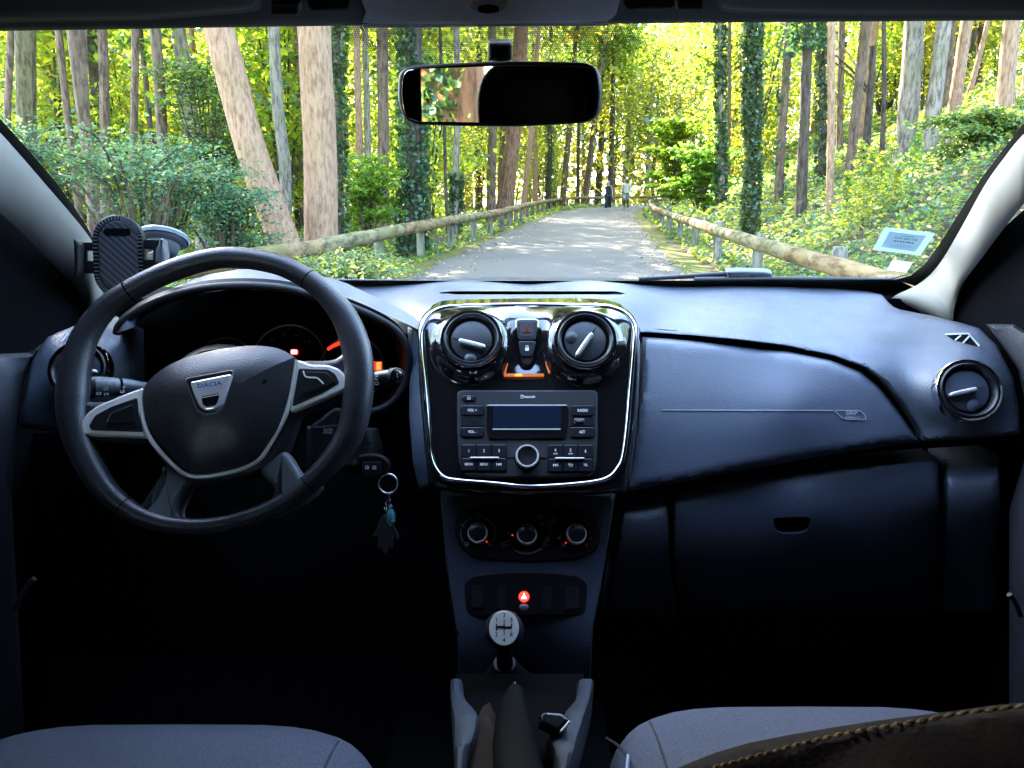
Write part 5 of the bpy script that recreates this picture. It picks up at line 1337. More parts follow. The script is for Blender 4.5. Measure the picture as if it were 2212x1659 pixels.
def leaf_obj(name, V, mats, parent, weights=None, r=rng):
    mi_ = r.choice(len(mats), len(V), p=weights) if len(mats) > 1 else None
    me = quads_mesh(name, V.astype(np.float32), mats, mi_)
    o = bpy.data.objects.new(name, me); C.objects.link(o); o.parent = parent
    return o
# ---- trees the photograph shows, from their trunks
def trunk_mesh(path, rad, m_, n=14, seed=0, branches=()):
    """tapered trunk; rad gives the radius at even steps along the path"""
    b = MB(); raw = cr(path, 16, False); L_ = [0]
    for p, q in zip(raw[:-1], raw[1:]): L_.append(L_[-1] + (q - p).length)
    m = max(8, int(L_[-1] / .22)); pts = []
    for i in range(m + 1):
        s_ = L_[-1] * i / m; k = min(max(1, int(np.searchsorted(L_, s_))), len(L_) - 1)
        pts.append(raw[k - 1].lerp(raw[k], (s_ - L_[k - 1]) / max(1e-6, L_[k] - L_[k - 1])))
    rr = [float(np.interp(p.z - pts[0].z, [0, .4, 1.1, 3, 7, 13], rad)) * (1 + .06 * noise.noise(Vector((p.z * .9, seed, 1)))) for p in pts]
    b.tube(pts, rr, m_, n=n)
    for k in range(len(b.v)):
        v = Vector(b.v[k]); i = k // n; w_ = (v - pts[min(i, m)]).normalized() if i <= m else Vector()
        rib = noise.noise(Vector((w_.x * 3 + seed, w_.y * 3, v.z * .35))) * .10 + noise.noise(Vector((v.x * 3, v.y * 3, v.z * 1.6 + seed))) * .05
        b.v[k] = tuple(v + w_ * rib * rr[min(i, m)])
    for pth, r0, r1 in branches:
        q = cr(pth, 4, False); b.tube(q, [lerp(r0, r1, i / (len(q) - 1)) for i in range(len(q))], m_, n=7)
    return b
CROWN = []
def crown_mesh(i):
    r = np.random.default_rng(40 + i)
    def sh(n): return ellipsoid(0, 0, 3.0 + .5 * (i % 3), 3.0 + .6 * (i % 2), n, r, .15)
    cen = clumps(90, 5200, (.55, .55, .32), sh, r)
    return leaf_quads(cen, .30, .5, r=r)
for i in range(4): CROWN.append(quads_mesh('crown', crown_mesh(i), [M['leaf_gold'], M['leaf_mid']], (np.random.default_rng(i).uniform(size=5200) < .45).astype(int)))
tree_n = [0]
def tree(xb, xt, Y, wpx, m_, label, yt=70, ybase=None, ivy=0, ivy_z=(0, 9), crown=True, h=13, bend=0, name='tree', group=None, fork=None, ivy_r=1.0):
    """trunk whose foot shows at picture x = xb and which passes x = xt at picture row yt, Y metres ahead"""
    seed = tree_n[0]; tree_n[0] += 1
    d0 = ray(xb, 420); x0 = d0.x / d0.y * Y; z0 = ground_z(x0, Y)
    d1 = ray(xt, yt); x1 = d1.x / d1.y * Y; z1 = CAM.z + d1.z / d1.y * Y
    d0 = ray(xb, CY + F * math.tan(math.atan2(CAM.z - z0, Y) - PITCH)); x0 = d0.x / d0.y * Y
    r0 = wpx / 2 / F * Y
    sl = (x1 - x0) / max(.5, z1 - z0)
    root = thing(name, label, 'tree', (x0, Y, z0), group)
    H = h - z0
    zt = z1 - z0
    def xz(z): return (sl * z if z < zt else sl * zt + .7 * sl * (z - zt)) + bend * math.sin(min(1, max(0, z) / 3) * math.pi) + .05 * noise.noise(Vector((seed, z * .45, 2))) * min(1, max(0, z))
    nz = max(5, int(H / .9)); pth = [Vector((xz(z), .05 * noise.noise(Vector((seed + 9, z * .4, 5))), z)) for z in np.linspace(-.35, H, nz)]
    br = []
    if fork:
        for fz, dx, fl, fr in fork:
            bx = sl * fz + bend * .8
            br.append(([Vector((bx, 0, fz)), Vector((bx + dx * .35, 0, fz + fl * .3)), Vector((bx + dx * .8, .1, fz + fl * .65)), Vector((bx + dx, .2, fz + fl))], r0 * fr, r0 * fr * .55))
    top_z = H
    for k in range(3):
        a = random.uniform(0, 6.28); zz = top_z * random.uniform(.55, .85); bx = sl * zz
        br.append(([Vector((bx, 0, zz)), Vector((bx + math.cos(a) * .8, math.sin(a) * .8, zz + .7)), Vector((bx + math.cos(a) * 2.0, math.sin(a) * 2.0, zz + 1.5))], r0 * .35, .02))
    mb = trunk_mesh(pth, [r0 * 1.5, r0 * 1.22, r0 * 1.04, r0 * .97, r0 * .85, r0 * .5], m_, seed=seed, branches=br)
    me = mb.mesh('trunk'); o = bpy.data.objects.new('trunk', me); C.objects.link(o); o.parent = root
    if crown and (Y > 16 or x0 < 0):
        c = bpy.data.objects.new('crown', CROWN[seed % 4]); C.objects.link(c); c.parent = root
        c.location = (sl * (H - 1), 0, H - .3); c.rotation_euler = (0, 0, random.uniform(0, 6.28)); s_ = random.uniform(.8, 1.1); c.scale = (s_, s_, s_)
    if ivy:
        n = ivy; r = np.random.default_rng(seed + 100)
        z = r.uniform(ivy_z[0], min(ivy_z[1], H), n); a = r.uniform(0, 2 * math.pi, n)
        lump = np.array([noise.noise(Vector((math.cos(q) * 1.2, math.sin(q) * 1.2 + seed, zz * .9))) for q, zz in zip(a, z)])
        keep = lump > -.28; z, a, lump = z[keep], a[keep], lump[keep]
        rad = r0 * ivy_r * (1.02 + .35 * np.abs(r.normal(size=len(z))) + .75 * np.maximum(lump, 0)) + .03
        cx = np.array([sl * q + bend * min(1, q / 2.5) * .8 for q in z])
        cen = np.stack([cx + rad * np.cos(a), rad * np.sin(a), z], 1)
        leaf_obj('ivy', leaf_quads(cen, max(.07, min(.13, .0062 * Y)), .2, .8, r), [M['leaf_ivy'], M['leaf_dark']], root, [.6, .4], r)
    return root
T = tree
PALE, BROWN, GREY, DARK = M['bark_pale'], M['bark_brown'], M['bark_grey'], M['bark_dark']
T(654, 472, 9.6, 63, PALE, 'thick pale bare trunk leaning left, rising behind the log rail', bend=-.05)
T(693, 684, 9.9, 68, PALE, 'thick pale upright trunk crossing the foot of the leaning trunk', h=14)
T(610, 592, 14.5, 24, GREY, 'grey trunk in the gap between the leaning pale trunk and the upright one', crown=False, bend=.1)
T(735, 730, 12.5, 16, DARK, 'dark ivy clad column directly right of the thick upright pale trunk', ivy=3600, ivy_r=1.1, ivy_z=(0, 7))
T(56, 58, 11, 38, M['bark_olive'] if 'bark_olive' in M else DARK, 'broad dark olive trunk near the left windscreen pillar', crown=True)
T(2, 26, 14, 14, BROWN, 'slim brown trunk leaning right at the left windscreen pillar', crown=False)
T(182, 128, 15, 15, BROWN, 'slim brown trunk leaning left behind the forked tree', crown=False)
T(214, 158, 12, 26, BROWN, 'forked brown trunk whose second arm rises to the right', bend=.05, fork=[(1.75, .18, 3.3, .75)])
T(232, 221, 15, 20, BROWN, 'brown trunk close behind the forked tree, under the blue green shrub', crown=False)
T(284, 291, 14, 15, BROWN, 'straight slim brown trunk between the forked tree and the dark leaning trunk', crown=False)
T(352, 303, 17, 11, DARK, 'thin dark trunk leaning left beside the thicker dark trunk', crown=False)
T(370, 336, 13, 22, BROWN, 'dark reddish trunk leaning left, its foot in sunlit leaves above the phone holder suction cup')
T(396, 388, 22, 13, GREY, 'slim pale grey trunk behind the dark reddish one', crown=False)
T(424, 412, 24, 13, PALE, 'slim pale trunk further back left of the leaning pale trunk', crown=False)
T(782, 770, 19, 15, PALE, 'slim pale trunk, first right of the dark ivy column', crown=False)
T(798, 789, 21, 14, GREY, 'slim grey trunk, second right of the dark ivy column', crown=False)
T(830, 826, 18, 24, BROWN, 'brown trunk just left of the broad ivy covered tree', crown=True)
T(890, 893, 15, 36, DARK, 'broad tree wrapped thickly in dark ivy left of the mirror', ivy=8000, ivy_r=1.05, ivy_z=(0, 8))
T(985, 987, 20, 14, GREY, 'grey trunk with a low ivy skirt below the mirror', ivy=700, ivy_z=(0, 1.6))
T(968, 950, 22, 7, DARK, 'very thin dark sapling stem beside the ivy skirted trunk', crown=False)
T(1062, 1064, 28, 19, BROWN, 'brown trunk just left of the thick reddish trunk under the mirror', crown=False)
T(1086, 1110, 30, 34, M['bark_red'], 'thick reddish brown trunk behind the left rail under the mirror', yt=270)
T(1128, 1148, 36, 12, PALE, 'slim pale trunk leaning right of the thick reddish trunk', yt=270, crown=False)
T(1186, 1190, 47, 11, DARK, 'slim dark ivy trunk under the right half of the mirror', ivy=700, ivy_z=(0, 5), crown=False)
T(1214, 1231, 50, 13, BROWN, 'brown trunk leaning right behind the left rail', yt=270)
T(1248, 1253, 57, 8, DARK, 'thin dark trunk between the two brown leaning trunks', crown=False)
T(1262, 1284, 60, 14, BROWN, 'brown trunk leaning right near the bend of the left rail', yt=270)
T(1291, 1300, 63, 14, DARK, 'dark trunk nearest the two walkers', yt=270)
T(1558, 1556, 24, 13, GREY, 'slim ivy clad trunk left of the tall ivy column on the right bank', ivy=2600, ivy_r=1.0)
T(1572, 1577, 28, 9, BROWN, 'thin brown trunk behind the slim ivy clad one', crown=False)
T(1623, 1627, 14, 17, DARK, 'tall narrow tree swathed in dark ivy down to the right bank', ivy=7000, ivy_r=1.15, ivy_z=(.1, 8))
T(1681, 1702, 18, 17, BROWN, 'brown trunk leaning right with patchy ivy', ivy=500)
T(1730, 1746, 15, 21, DARK, 'dark bare trunk with a bushy ivy head', ivy=4500, ivy_z=(3.0, 8), ivy_r=2.0)
T(1774, 1778, 18, 14, DARK, 'dark ivy trunk touching the pale slender trunk', ivy=2000, crown=False)
T(1793, 1798, 13.5, 15, PALE, 'pale slender straight trunk among the tall weeds', h=12)
T(1814, 1818, 24, 13, BROWN, 'thin brown trunk behind the pale slender one', crown=False)
T(1836, 1868, 17, 19, BROWN, 'leaning brown trunk with a sunlit left edge')
T(1869, 1877, 20, 15, DARK, 'dark broken stump beside the leaning sunlit trunk', crown=False, h=4.6, yt=210)
T(1904, 1910, 17, 9, DARK, 'thin dark stem between the stump and the thick ivy topped trunk', crown=False)
T(1949, 1974, 15, 38, GREY, 'thick brown grey trunk with ivy across its upper half', ivy=5200, ivy_z=(3.2, 9), ivy_r=1.3)
T(2002, 2036, 14.5, 28, GREY, 'ridged grey trunk leaning right, next to the thick ivy topped trunk')
T(2044, 2056, 21, 15, BROWN, 'brown trunk in the gap behind the ridged grey trunk', crown=False)
T(2060, 2086, 19, 22, PALE, 'pale trunk high on the bank leaning right')
T(2092, 2128, 21, 9, PALE, 'thin pale stem leaning right high on the bank', crown=False)
T(2110, 2118, 25, 13, DARK, 'dark trunk behind the thin pale stem high on the bank', crown=False)
T(2168, 2186, 14, 30, PALE, 'pale trunk close to the right windscreen pillar with leafy twigs')
T(2222, 2232, 17, 20, PALE, 'pale trunk half hidden by the right windscreen pillar', crown=False)
# the tree beside the car that the mirror shows
tm = thing('ivy_tree', 'thick orange barked tree with ivy, seen in the rear view mirror', 'tree', (-3.3, -4.6, ground_z(-3.3, -4.6)))
mb = trunk_mesh([Vector((0, 0, -.3)), Vector((0, 0, .4)), Vector((.05, 0, 2)), Vector((.1, 0, 5)), Vector((.2, .1, 10))], [.62, .52, .46, .42, .36, .25], M['bark_orange'], 20, 77)
o = bpy.data.objects.new('trunk', mb.mesh('trunk')); C.objects.link(o); o.parent = tm
r = np.random.default_rng(5); z = r.uniform(0, 5, 1500); a = r.uniform(.2, 2.1, 1500) ; a = np.where(np.sin(z * 3 + a * 5) > -.1, a, 1.1 + .2 * r.normal(size=1500))
cen = np.stack([.05 + (.44 + .05 * r.uniform(size=1500)) * np.cos(a), (.44 + .05 * r.uniform(size=1500)) * np.sin(a), z], 1)
leaf_obj('ivy', leaf_quads(cen, .08, .1, .85, r), [M['leaf_ivy'], M['leaf_mid']], tm, [.7, .3], r)
# ---- woods all round: trees one can tell apart but which look alike
MIDT = []
for i in range(4):
    r = np.random.default_rng(60 + i)
    b = trunk_mesh([Vector((0, 0, -.4)), Vector((.05, 0, 2)), Vector((.1 * (i - 1.5), .1, 6)), Vector((.3 * (i - 1.5), .1, 13))], [.22, .18, .16, .15, .11, .05], (BROWN, GREY, DARK, PALE)[i], 10, i + 5,
                   [([Vector((0, 0, z_)), Vector((math.cos(q) * .7, math.sin(q) * .7, z_ + .6)), Vector((math.cos(q) * 1.7, math.sin(q) * 1.7, z_ + 1.1))], .05, .012) for z_, q in ((3, 1 + i), (4.5, 3 + i), (6, 5 + i))])
    def sh(n):
        q = ellipsoid(0, 7.2, 2.5, 5.6, n, r, .2); q[:, :2] *= (1 + .15 * (q[:, 2:3] - 7)).clip(.5, 1.25); return q
    n = 3000
    MIDT.append((b.mesh('trunk'), quads_mesh('crown', leaf_quads(clumps(90, n, (.5, .5, .26), sh, r), .22, .6, r=r), [M['leaf_gold'], M['leaf_mid'], M['leaf_dark']], r.choice(3, n, p=[.38, .40, .22]))))
def wood_tree(x, y, i, s_, lab, grp):
    root = thing('woodland_tree', lab, 'tree', (x, y, ground_z(x, y)), grp); root.rotation_euler = (0, 0, random.uniform(0, 6.28)); root.scale = (s_, s_, s_)
    for nm, me in zip(('trunk', 'crown'), MIDT[i]):
        o = bpy.data.objects.new(nm, me); C.objects.link(o); o.parent = root
WT = []
def far_enough(x, y, d): return all((x - a) ** 2 + (y - b) ** 2 > d * d for a, b in WT)
cnt = 0
LABW = {-1: ('leafy woodland tree among the trunks beyond the left fence', 'woodland trees beyond the left fence'), 1: ('leafy woodland tree up the bank beyond the right fence', 'woodland trees beyond the right fence')}
while cnt < 74:
    y = random.uniform(24, 62) if cnt < 62 else random.uniform(64, 82); x = random.uniform(-.80, .82) * y
    s = road_d(x, y)
    if abs(s) < (5.0 if y < 30 else 3.6) or (y < 30 and s > 0 and s < 6.5) or not far_enough(x, y, 3.0): continue
    if -14 < x - 1.4 * (y / 20) < 0 and y < 20: continue
    WT.append((x, y)); cnt += 1
    wood_tree(x, y, random.randrange(4), random.uniform(.8, 1.25), *LABW[-1 if s < 0 else 1])
for x, y in ((-6, -8), (5, -7), (-9, -3), (8, -2), (-1, -14), (4, -16), (-7, -16), (9, -12), (-12, -10), (12, 2), (-11, 3), (-16, -4), (15, -8)):
    wood_tree(x, y, random.randrange(4), 1.1, 'leafy woodland tree standing behind the car', 'woodland trees behind the car')
for x, y, i, s_ in ((9.4, 34, 1, 1.0), (10.6, 40, 0, 1.1), (11.6, 46, 2, 1.1), (13.8, 50.2, 1, 1.0), (17, 53.5, 0, 1.2), (9.5, 65.8, 1, 1.4), (14, 67.5, 0, 1.5), (11, 76, 2, 1.5), (19, 77, 1, 1.5), (16, 82, 0, 1.5), (13, 88, 1, 1.6), (17.5, 90, 0, 1.6), (9.2, 71, 0, 1.3), (12.4, 69, 2, 1.2), (15.4, 73, 1, 1.3), (6.2, 68, 3, 1.2), (18.5, 70, 0, 1.3), (22, 72, 1, 1.3)):
    wood_tree(x, y, i, s_, 'leafy tree crowding the bend at the far end of the road', 'trees at the bend of the road')
for x, y, i in ((-9.4, 18.2, 2), (-6.75, 16.8, 1), (-11.6, 20.5, 0)):
    WT.append((x, y)); wood_tree(x, y, i, 1.05, 'leafy tree shading the blue green shrubs beyond the left rail', 'trees shading the left shrubs')
for k in range(11):
    y = 21 + 4.0 * k; j = int(np.abs(RA[:, 1] - y).argmin()); x = RA[j, 0] - 7.0 - 1.8 * ((k * 7) % 3)
    WT.append((x, y)); wood_tree(x, y, k % 4, 1.35 + .1 * (k % 3), 'tall leafy tree arching over the road from the left', 'tall trees shading the road')
# ---- saplings and shrubs: leafy understorey with light through it
SAP = []
for i in range(5):
    r = np.random.default_rng(90 + i)
    def sh(n): return ellipsoid(0, 2.2, 1.25, 2.0, n, r, .2)
    n = 1700
    b = MB()
    for k in range(4):
        q = random.uniform(0, 6.28); b.tube([Vector((0, 0, -.2)), Vector((math.cos(q) * .25, math.sin(q) * .25, 1.3)), Vector((math.cos(q) * .7, math.sin(q) * .7, 3.3))], [.035, .026, .008], DARK, n=6)
    SAP.append((b.mesh('stem'), quads_mesh('foliage', leaf_quads(clumps(48, n, (.30, .30, .13), sh, r), .135, .8, r=r), [M['leaf_gold'], M['leaf_mid']], r.choice(2, n, p=[.52, .48]))))
cnt = 0
LABS = {-1: ('leafy sapling with sun shining through its leaves beyond the left fence', 'saplings beyond the left fence'), 1: ('leafy sapling with sun shining through its leaves on the right bank', 'saplings on the right bank')}
while cnt < 190:
    y = random.uniform(13, 58); x = random.uniform(-.78, .8) * y; s = road_d(x, y)
    if abs(s) < 4.2 or (s > 0 and s < 5.5 + max(0, 28 - y) * .6) or (s < 0 and y < 17): continue
    root = thing('sapling', LABS[-1 if s < 0 else 1][0], 'sapling', (x, y, ground_z(x, y)), LABS[-1 if s < 0 else 1][1]); s_ = random.uniform(.7, 1.8)
    root.rotation_euler = (0, 0, random.uniform(0, 6.28)); root.scale = (s_, s_, s_ * random.uniform(.9, 1.3)); cnt += 1
    for nm, me in zip(('stem', 'foliage'), SAP[random.randrange(5)]):
        o = bpy.data.objects.new(nm, me); C.objects.link(o); o.parent = root
# shaded blue green shrubs near the car on the left: arching layered sprays
def layered_shrub(x0, x1, ytop, ybot, Y, label, n=5200, seed=1, name='shrub', mats=('leaf_teal', 'leaf_dark'), arch=.25):
    r = np.random.default_rng(seed)
    X0, X1 = (x0 - CX) / F * Y * 1.01, (x1 - CX) / F * Y * 1.01
    zt, zb = P((x0 + x1) / 2, ytop, Y).z, P((x0 + x1) / 2, ybot, Y).z
    cx = (X0 + X1) / 2; gz = ground_z(cx, Y); hw = (X1 - X0) / 2
    root = thing(name, label, 'shrub', (cx, Y, gz))
    b = MB(); V = []; ns = 34
    for k in range(ns):
        u = r.uniform(-1, 1); t_ = r.uniform(0, 1) ** .7
        ex = u * hw; ez = lerp(zb, zt - arch * hw * .8 * u * u, t_) - gz; ey = r.uniform(-.7, .7)
        base = Vector((ex * .15, ey * .15, max(0, ez * .25)))
        mid = Vector((ex * .55, ey * .55, ez * .8 + .15)); end = Vector((ex, ey, ez))
        path = cr([base, mid, end], 5, False); b.tube(path, [.018 - .0012 * i for i in range(len(path))], DARK, n=5)
        m = n // ns; f = r.uniform(.35, 1.08, m)
        pp = np.array([tuple(path[min(int(q * (len(path) - 1)), len(path) - 1)]) for q in np.minimum(f, 1)])
        sp = .34 * (.4 + .6 * f)[:, None]
        pp = pp + r.normal(size=(m, 3)) * np.array((.42, .42, .06)) * sp * 1.3
        pp[:, 2] -= .25 * ((pp[:, 0] - ex) ** 2 + (pp[:, 1] - ey) ** 2)
        V.append(pp)
    o = bpy.data.objects.new('stem', b.mesh('stem')); C.objects.link(o); o.parent = root
    leaf_obj('foliage', leaf_quads(np.concatenate(V), .0070 * Y, 1.2, .5, r), [M[q] for q in mats], root, [.75, .25], r)
layered_shrub(150, 520, 278, 385, 7.6, 'blue green shrub with arching layered sprays above the phone holder', 4800, 11, arch=.55)
layered_shrub(-40, 140, 245, 370, 7.2, 'blue green shrub against the left windscreen pillar', 3400, 12)
layered_shrub(430, 585, 395, 550, 8.3, 'blue green shrub drooping toward the foot of the leaning trunk', 3800, 13)
layered_shrub(400, 570, 130, 420, 13, 'dark evergreen bush filling the gap left of the leaning trunk', 6000, 14, name='evergreen_bush', mats=('leaf_dark', 'leaf_mid'))
layered_shrub(735, 870, 330, 520, 15, 'pale flecked bush between the dark ivy column and the broad ivy tree', 4500, 15, mats=('leaf_mid', 'leaf_gold'))
layered_shrub(640, 850, 560, 610, 7.0, 'low green bramble below the near end of the left rail', 3800, 16, name='bramble', mats=('leaf_bank', 'leaf_teal'))
layered_shrub(1390, 1500, 250, 440, 36, 'bright green bush where the right rail bends away', 4200, 17, mats=('leaf_gold', 'leaf_mid'))
layered_shrub(1430, 1560, 300, 470, 25, 'feathery green bush behind the right rail before the ivy trunks', 4200, 18, mats=('leaf_mid', 'leaf_gold'))
layered_shrub(1950, 2180, 240, 400, 12.5, 'dark leafy bramble mound at the foot of the ridged trunks', 5600, 19, name='bramble', mats=('leaf_bank', 'leaf_dark'))
# tall weeds on the right bank
for i, (xp, Y, hp) in enumerate(((1822, 11.4, 1.15), (1850, 11.2, 1.0), (1872, 11.0, .85), (1806, 11.0, .8), (1890, 11.8, .9), (1938, 11.5, .8), (1905, 10.6, .6), (1840, 10.4, .7))):
    x = (xp - CX) / F * Y; gz = ground_z(x, Y); root = thing('tall_weed', 'tall leafy weed spike standing on the right bank', 'weed', (x, Y, gz), 'weed spikes on the right bank')
    b = MB(); b.tube([Vector((0, 0, -.05)), Vector((.03, 0, hp * .6)), Vector((random.uniform(-.1, .2), 0, hp))], [.009, .007, .002], M['leafstem'] if 'leafstem' in M else DARK, n=5)
    o = bpy.data.objects.new('stem', b.mesh('stem')); C.objects.link(o); o.parent = root
    r = np.random.default_rng(300 + i); z = r.uniform(.1, 1, 230); sp = .16 * (1.1 - z)[:, None]
    cen = np.stack([.03 * z, 0 * z, z * hp], 1) + r.normal(size=(230, 3)) * np.array((1, 1, .15)) * sp
    leaf_obj('foliage', leaf_quads(cen, .075, 1.0, .5, r), [M['leaf_gold'], M['leaf_bank']], root, [.5, .5], r)
# ---- undergrowth, countless
def scatter(n, ymin, ymax, side, seed):
    r = np.random.default_rng(seed); out = []; sz = []
    while len(out) < n:
        y = ymin * (ymax / ymin) ** r.uniform(); x = r.uniform(-.9, .9) * y + r.uniform(-2, 2); s = road_d(x, y)
        if side * s < (2.2 if side < 0 else 2.45): continue
        if abs(s) > 26: continue
        lump = noise.noise(Vector((x * .8, y * .8, 2)))
        if lump < -.35: continue
        e = abs(s) - 2.2
        z = ground_z(x, y) + abs(r.normal()) * .075 * min(1, .25 + e * .5) * (1.3 + lump * 1.6) + .02
        out.append((x, y, z)); sz.append(max(.055, .0075 * y))
    return np.array(out), np.array(sz)
for side, n, lab, w_ in ((1, 52000, 'green and straw leaved undergrowth covering the right bank', [.62, .14, .16, .08]), (-1, 26000, 'green undergrowth on the woodland floor beyond the left fence', [.55, .25, .12, .08])):
    cen, sz = scatter(n, 4.0, 62, side, 20 + side)
    r = np.random.default_rng(30 + side)
    V = leaf_quads(cen, sz, .9, .62, r)
    me = quads_mesh('undergrowth', V, [M['leaf_bank'], M['leaf_gold'], M['leaf_teal'], M['leaf_straw']], r.choice(4, n, p=w_))
    o = bpy.data.objects.new('undergrowth', me); C.objects.link(o); tag(o, lab, 'undergrowth', kind='stuff')
# fallen leaves on the road
r = np.random.default_rng(55); cen = []
while len(cen) < 900:
    y = 5 * (50 / 5) ** r.uniform(); i = int(np.abs(RA[:, 1] - y).argmin()); s_ = r.choice((-1, 1)) * (2.1 - abs(r.normal()) * .55); cen.append((RA[i, 0] + s_, y, .075 - .05 * (s_ / 2.2) ** 2))
me = quads_mesh('fallen_leaves', leaf_quads(np.array(cen), .06, 3, .7, r), [M['leaf_straw']]); o = bpy.data.objects.new('fallen_leaves', me); C.objects.link(o); tag(o, 'pale fallen leaves along the edges of the road', 'leaves', kind='stuff')
# far-off wood behind everything
r = np.random.default_rng(66); n = 100000; a = r.uniform(-1.25, 1.25, n); d = r.uniform(66, 100, n)
d = np.where(np.abs(a) > .75, d * .6, d)
cen = np.stack([np.sin(a) * d, np.cos(a) * d, 0 * a], 1)
cl_ = np.stack([r.uniform(-90, 90, 1100), r.uniform(60, 105, 1100), r.uniform(.5, 17, 1100)], 1)
k = r.integers(0, 1100, n); cen = cl_[k] + r.normal(size=(n, 3)) * np.array((1.9, 1.9, 1.2)); cen[:, 2] = np.abs(cen[:, 2])
rd = np.array([road_d(x, y) for x, y in cen[:, :2]]); ok = (np.abs(rd) > 3.2) & ~((np.abs(cen[:, 0] / cen[:, 1] - .185) < .010) & (cen[:, 2] > 12)); cen = cen[ok]
me = quads_mesh('far_wood', leaf_quads(cen, .62, .4, r=r), [M['leaf_gold'], M['leaf_mid'], M['leaf_dark']], r.choice(3, len(cen), p=[.34, .40, .26]))
o = bpy.data.objects.new('far_wood', me); C.objects.link(o); tag(o, 'far-off mass of sunlit green foliage closing the view', 'wood', kind='stuff')
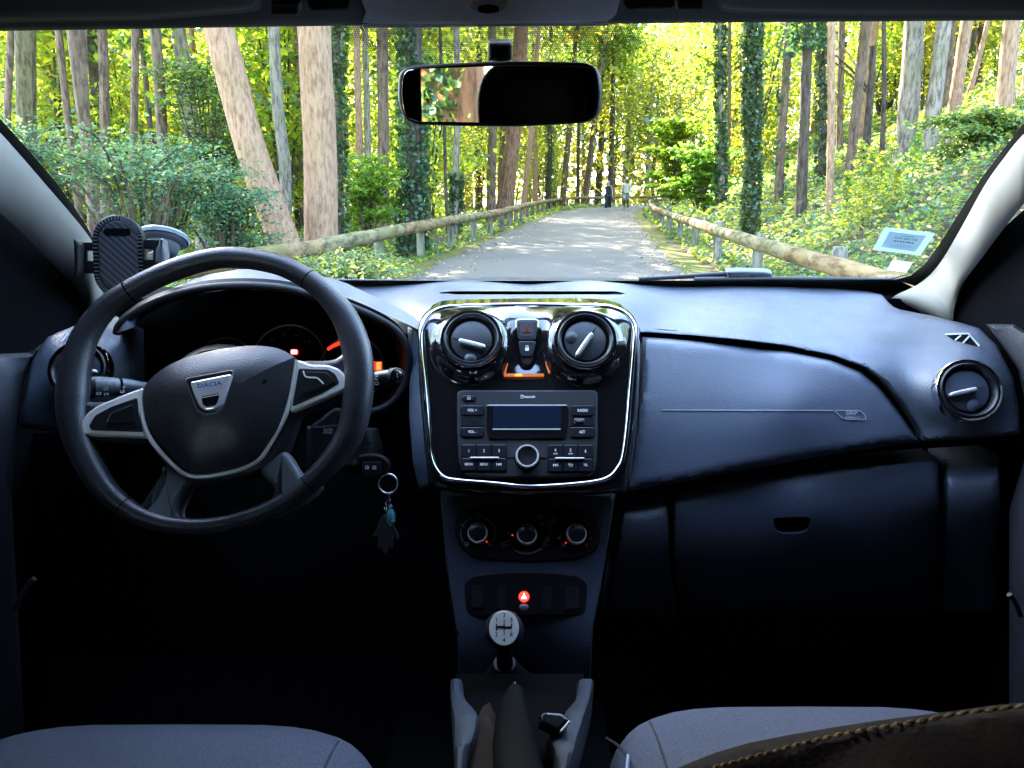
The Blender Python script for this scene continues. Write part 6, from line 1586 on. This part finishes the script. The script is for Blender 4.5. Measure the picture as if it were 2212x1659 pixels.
# ---- the two walkers
def skin_obj(name, V, E, rad, m_, parent, sub=1):
    me = bpy.data.meshes.new(name); me.from_pydata(V, E, []); me.update()
    o = bpy.data.objects.new(name, me); C.objects.link(o); me.materials.append(m_)
    md = o.modifiers.new('skin', 'SKIN'); md.use_smooth_shade = True
    sd_ = me.skin_vertices[0].data
    for i, q in enumerate(rad): sd_[i].radius = q if isinstance(q, tuple) else (q, q)
    sd_[0].use_root = True
    s_ = o.modifiers.new('subdivision', 'SUBSURF'); s_.levels = sub; s_.render_levels = sub
    if parent: o.parent = parent
    return o
def walker(label, loc, rot, H, skin_m, top_m, bottom_m, hair_m, female):
    k = H / 1.72
    root = thing('person', label, 'person', loc); root.rotation_euler = (0, 0, rot); root.scale = (k, k, k)
    V = [(0, 0, .93), (0, .01, 1.08), (0, .01, 1.24), (0, 0, 1.38), (0, -.01, 1.47), (0, -.015, 1.54), (0, -.02, 1.62), (0, -.01, 1.69)]
    rad = [(.15, .11), (.125, .09), (.15, .10), (.13, .085), (.052, .052), (.066, .078), (.076, .092), (.05, .065)]
    E = [(i, i + 1) for i in range(7)]
    def chain(start, pts):
        p = start
        for q, r_ in pts: V.append(q); rad.append(r_); E.append((p, len(V) - 1)); p = len(V) - 1
        return p
    for s, sw_a, sw_l in ((-1, .16, -.2), (1, -.12, .22)):
        w_ = chain(3, [((s * .175, 0, 1.385), .055), ((s * .235, sw_a * .35, 1.12), .042), ((s * .25, sw_a - .05, .90), .030)])
        palm = chain(w_, [((s * .252, sw_a - .065, .855), (.020, .034))])
        for fx, fl in ((-.026, .07), (-.009, .085), (.009, .08), (.026, .062)): chain(palm, [((s * .252, sw_a - .07 + fx, .81), .0085), ((s * .244, sw_a - .075 + fx, .81 - fl * .55), .0075)])
        chain(palm, [((s * .240, sw_a - .105, .84), .009), ((s * .236, sw_a - .115, .81), .008)])
        an = chain(0, [((s * .095, sw_l * .1, .86), .092), ((s * .10, sw_l * .5 - .03, .49), .056), ((s * .10, sw_l * .5 + (.12 if sw_l < 0 else .0) , .27), .052), ((s * .10, sw_l + .08 if sw_l < 0 else sw_l * .5, .075), .036)])
        y_ = V[an][1]; chain(an, [((s * .105, y_ - .10, .035), (.036, .026)), ((s * .108, y_ - .17, .025), (.034, .02))])
    skin_obj('body', V, E, rad, skin_m, root)
    g_ = .018
    tv = [V[0], V[1], V[2], V[3], (0, 0, 1.43)]; tr = [(.165, .13), (.14, .105), (.168, .118), (.145, .10), (.07, .07)]; te = [(0, 1), (1, 2), (2, 3), (3, 4)]
    if female: tv = [(0, 0, .84)] + tv; tr = [(.20, .155)] + [(a + .03, b + .03) for a, b in tr]; te = [(i, i + 1) for i in range(5)]
    else:
        tv = [(0, 0, .88)] + tv; tr = [(.18, .14)] + [(a + .015, b + .01) for a, b in tr]; te = [(i, i + 1) for i in range(5)]
        for s, sw_a in ((-1, .16), (1, -.12)):
            b0 = len(tv); tv += [(s * .18, 0, 1.385), (s * .238, sw_a * .35, 1.12), (s * .252, sw_a - .05, .92)]; tr += [.075, .062, .048]; te += [(4, b0), (b0, b0 + 1), (b0 + 1, b0 + 2)]
    skin_obj('top', tv, te, tr, top_m, root)
    bv, brd, be = [(0, 0, .97)], [(.195, .155) if female else (.165, .13)], []
    for s, sw_l in ((-1, -.2), (1, .22)):
        b0 = len(bv)
        kn = (s * .10, sw_l * .5 - .03, .49 if female else .52); bv += [(s * .095, sw_l * .1, .84), kn]; brd += [.125 if female else .112, .11 if female else .095]; be += [(0, b0), (b0, b0 + 1)]
        if female: bv += [(s * .10, sw_l * .6 + .02, .24), (s * .10, sw_l * .75 + .03, .10)]; brd += [.11, .11]; be += [(b0 + 1, b0 + 2), (b0 + 2, b0 + 3)]
    skin_obj('trousers' if female else 'shorts', bv, be, brd, bottom_m, root)
    if female: skin_obj('hair', [(0, .03, 1.67), (0, -.008, 1.725), (0, .075, 1.58), (0, .085, 1.42), (.0, .08, 1.30), (-.078, .0, 1.62), (-.088, -.03, 1.48), (-.085, -.05, 1.36), (.078, .0, 1.62), (.088, -.03, 1.48), (.085, -.05, 1.36)], [(0, 1), (0, 2), (2, 3), (3, 4), (0, 5), (5, 6), (6, 7), (0, 8), (8, 9), (9, 10)], [(.098, .09), (.096, .1), (.085, .05), (.085, .04), (.06, .03), .036, .036, .024, .036, .036, .024], hair_m, root)
    else: skin_obj('cap', [(0, .0, 1.68), (0, .02, 1.735), (0, -.12, 1.685)], [(0, 1), (0, 2)], [(.085, .098), (.07, .08), (.06, .012)], hair_m, root)
    b = MB()          # eyes, nose, mouth
    for s in (-1, 1): b.lathe(Vector((s * .03, -.098, 1.635)), Vector((0, -1, 0)), [(.011, 0), (.007, .004), (0, .005)], M['eye'], 10); b.lathe(Vector((s * .076, -.015, 1.62)), Vector((s, 0, 0)), [(.026, -.01), (.02, .006), (0, .004)], skin_m, 10)
    b.lathe(Vector((0, -.100, 1.605)), Vector((0, -1, -.3)), [(.016, 0), (.01, .012), (0, .018)], skin_m, 10); b.strip_face = None
    b.tube([Vector((-.024, -.088, 1.565)), Vector((0, -.098, 1.562)), Vector((.024, -.088, 1.565))], .005, M['lip'], n=6)
    o = bpy.data.objects.new('face', b.mesh('face')); C.objects.link(o); o.parent = root
    return root
px = lambda x, Y: (x - CX) / F * Y * 1.0 / (FW.y) * 1.0
def foot(x, y):
    d = ray(x, y); t_ = (CAM.z - .04) / -d.z; return CAM.x + d.x * t_, d.y * t_
fx, fy = foot(1313, 453.5)
walker('person with long dark hair in a dark blue speckled sleeveless jumpsuit walking on the road', (fx, fy, .04), R(-6), 1.66, M['skin'], M['navy'], M['navy'], M['hair'], True)
fx, fy = foot(1352, 453)
walker('person in a pale grey sweatshirt, light grey shorts and cap walking on the road', (fx, fy, .04), R(-8), 1.80, M['skin2'], M['sweat'], M['shorts'], M['cap'], False)
